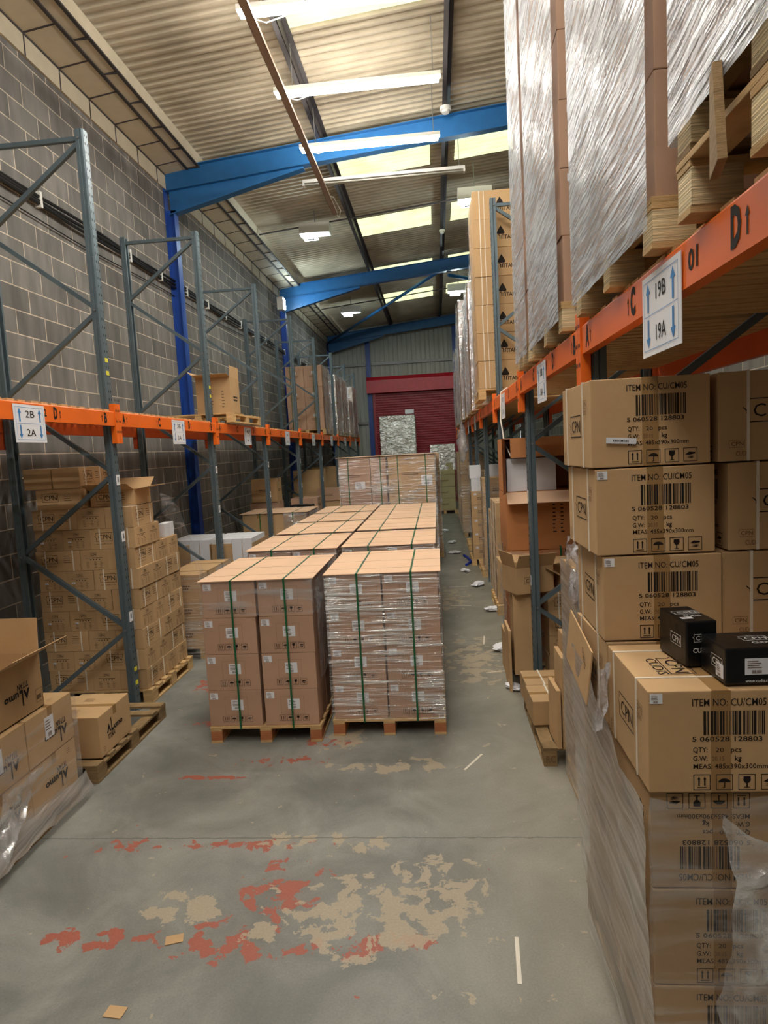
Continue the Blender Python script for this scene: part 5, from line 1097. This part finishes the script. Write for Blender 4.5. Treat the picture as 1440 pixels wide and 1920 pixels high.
# tall stack of logo cartons
pallet(1.24, 9.45, 3.058, 1.26, 1.0, 'pallet under the tall logo cartons, right upper shelf', group='pallets on the right upper shelf')
for k in range(7):
    for i in range(2):
        for j in range(2): put('titan', 0.62+0.31+i*0.625, 9.15+j*0.425, 3.204+k*0.37, 0, 'tan carton with dark emblem, %s row, %s %s' % (ORD[k] if k < 6 else 'top', ('front', 'back')[j], ('left', 'right')[i]), 'emblem cartons on the right upper shelf')
film(0.62, 0.95, 8.94, 9.8, 3.1, 5.72, 'thin film on the aisle side of the emblem cartons', 'film_light', amp=0.02, sides='L', seed=130)
generic('up_r', 0.55, 0.51, 0.52, 'card_brown', print_=False)
for i, (y0, nz_, x0) in enumerate(((10.2, 4, 0.70), (11.64, 4, 0.68), (12.84, 4, 0.70), (14.26, 3, 0.70), (15.46, 5, 0.66), (16.88, 4, 0.68), (18.08, 3, 0.70), (19.50, 4, 0.68), (20.70, 3, 0.70))):
    pallet(x0+0.56, y0+0.52, 3.058, 1.12, 1.04, 'pallet under the %s wrapped load beyond the emblem cartons' % WORDS[i], group='pallets on the right upper shelf')
    for k in range(nz_):
        for a, b_ in ((0, 0), (1, 0), (0, 1)):
            put('up_r', x0+0.28+a*0.56, y0+0.26+b_*0.52, 3.204+k*0.524, 0, 'brown carton, %s row, %s, %s load beyond the emblem cartons' % (ORD[k], ('near left', 'near right', 'far left')[a+2*b_], WORDS[i]), 'cartons far along the right upper shelf')
    film(x0, x0+1.12, y0, y0+1.04, 3.06, 3.21+nz_*0.524, 'sagging film around the %s load beyond the emblem cartons' % WORDS[i], 'film_crumple', amp=0.04, sides='FBL', seed=140+i, slack=0.03)

# ================================================================ litter on the floor
def crumple(x, y, s, label, seed, m='concrete_blob', flat=0.3):
    bm = bmesh.new(); bmesh.ops.create_icosphere(bm, subdivisions=3, radius=1)
    for v in bm.verts:
        q = noise.noise(v.co*2.2+Vector((seed, 0, 0))); r = 1+0.55*q+0.25*noise.noise(v.co*6+Vector((0, seed, 0))); v.co = Vector((v.co.x*r*s*1.3, v.co.y*r*s*0.8, v.co.z*r*s*flat))
    zmin = min(v.co.z for v in bm.verts)
    for v in bm.verts: v.co.z -= zmin
    me = bpy.data.meshes.new('crumpled_paper'); bm.to_mesh(me); bm.free(); me.materials.append(M[m])
    return setp(link('crumpled_paper', me, None, (x, y, 0.0), seed), label, 'waste paper', 'crumpled white paper along the right aisle')
for i, (x, y, s, l) in enumerate(((0.66, 7.55, 0.10, 'crumpled white paper on the floor, large flat piece near the strapped flat cartons'), (0.66, 6.28, 0.075, 'crumpled white paper against the strapped flat cartons'), (0.74, 9.35, 0.10, 'white paper heap at the foot of the third right frame'), (0.62, 11.1, 0.11, 'white paper scraps beside the fourth right frame'), (0.45, 12.4, 0.09, 'white paper scrap beyond the fourth right frame'), (0.30, 14.6, 0.10, 'white paper scrap near the labelled stack'), (0.3, 16.2, 0.10, 'white paper scrap far down the aisle'), (0.14, 18.5, 0.11, 'farthest white paper scrap in the aisle'))):
    crumple(x, y, s, l, i+1.3)
def strip(a, b_, wd, label):
    setp(MB().bar((a[0], a[1], 0.002), (b_[0], b_[1], 0.002), wd, 0.002).obj('strap_offcut', M['strap_white']), label, 'strap offcut', 'white strap offcuts on the floor')
strip((0.285, 3.0), (0.265, 2.72), 0.02, 'white strap offcut lying lengthwise at the bottom right of the floor')
strip((0.10, 4.67), (0.25, 4.92), 0.018, 'white strap offcut lying slanted right of the nearest stacks')
strip((0.47, 7.75), (0.50, 8.1), 0.016, 'short white strap offcut before the large white paper')
strip((0.42, 6.75), (0.80, 6.85), 0.012, 'thin white strap offcut by the strapped flat cartons')
strip((0.1, 9.75), (0.42, 9.7), 0.012, 'thin white strap offcut across the aisle, nearer one'); strip((0.12, 11.05), (0.45, 11.08), 0.012, 'thin white strap offcut across the aisle, farther one')
for i, (x, y, r_) in enumerate(((-1.46, 2.96, 0.3), (-1.555, 2.53, -0.1))):
    o = MB().box(-0.045, 0.045, -0.03, 0.03, 0, 0.004).obj('cardboard_scrap', M['card'], None, (x, y, 0.001), r_, bev=0.001); setp(o, 'small torn cardboard piece on the floor, %s' % ('right of the red paint patches', 'at the bottom left of view')[i], 'cardboard', 'small cardboard scraps on the floor')
setp(MB().tube([(0.50, 13.0, 0.02), (0.62, 13.3, 0.03), (0.56, 13.9, 0.02), (0.5, 14.1, 0.03)], 0.03, 6).obj('plastic_scrap', M['blue_plastic']), 'blue plastic scrap at the foot of the labelled stack', 'plastic scrap')
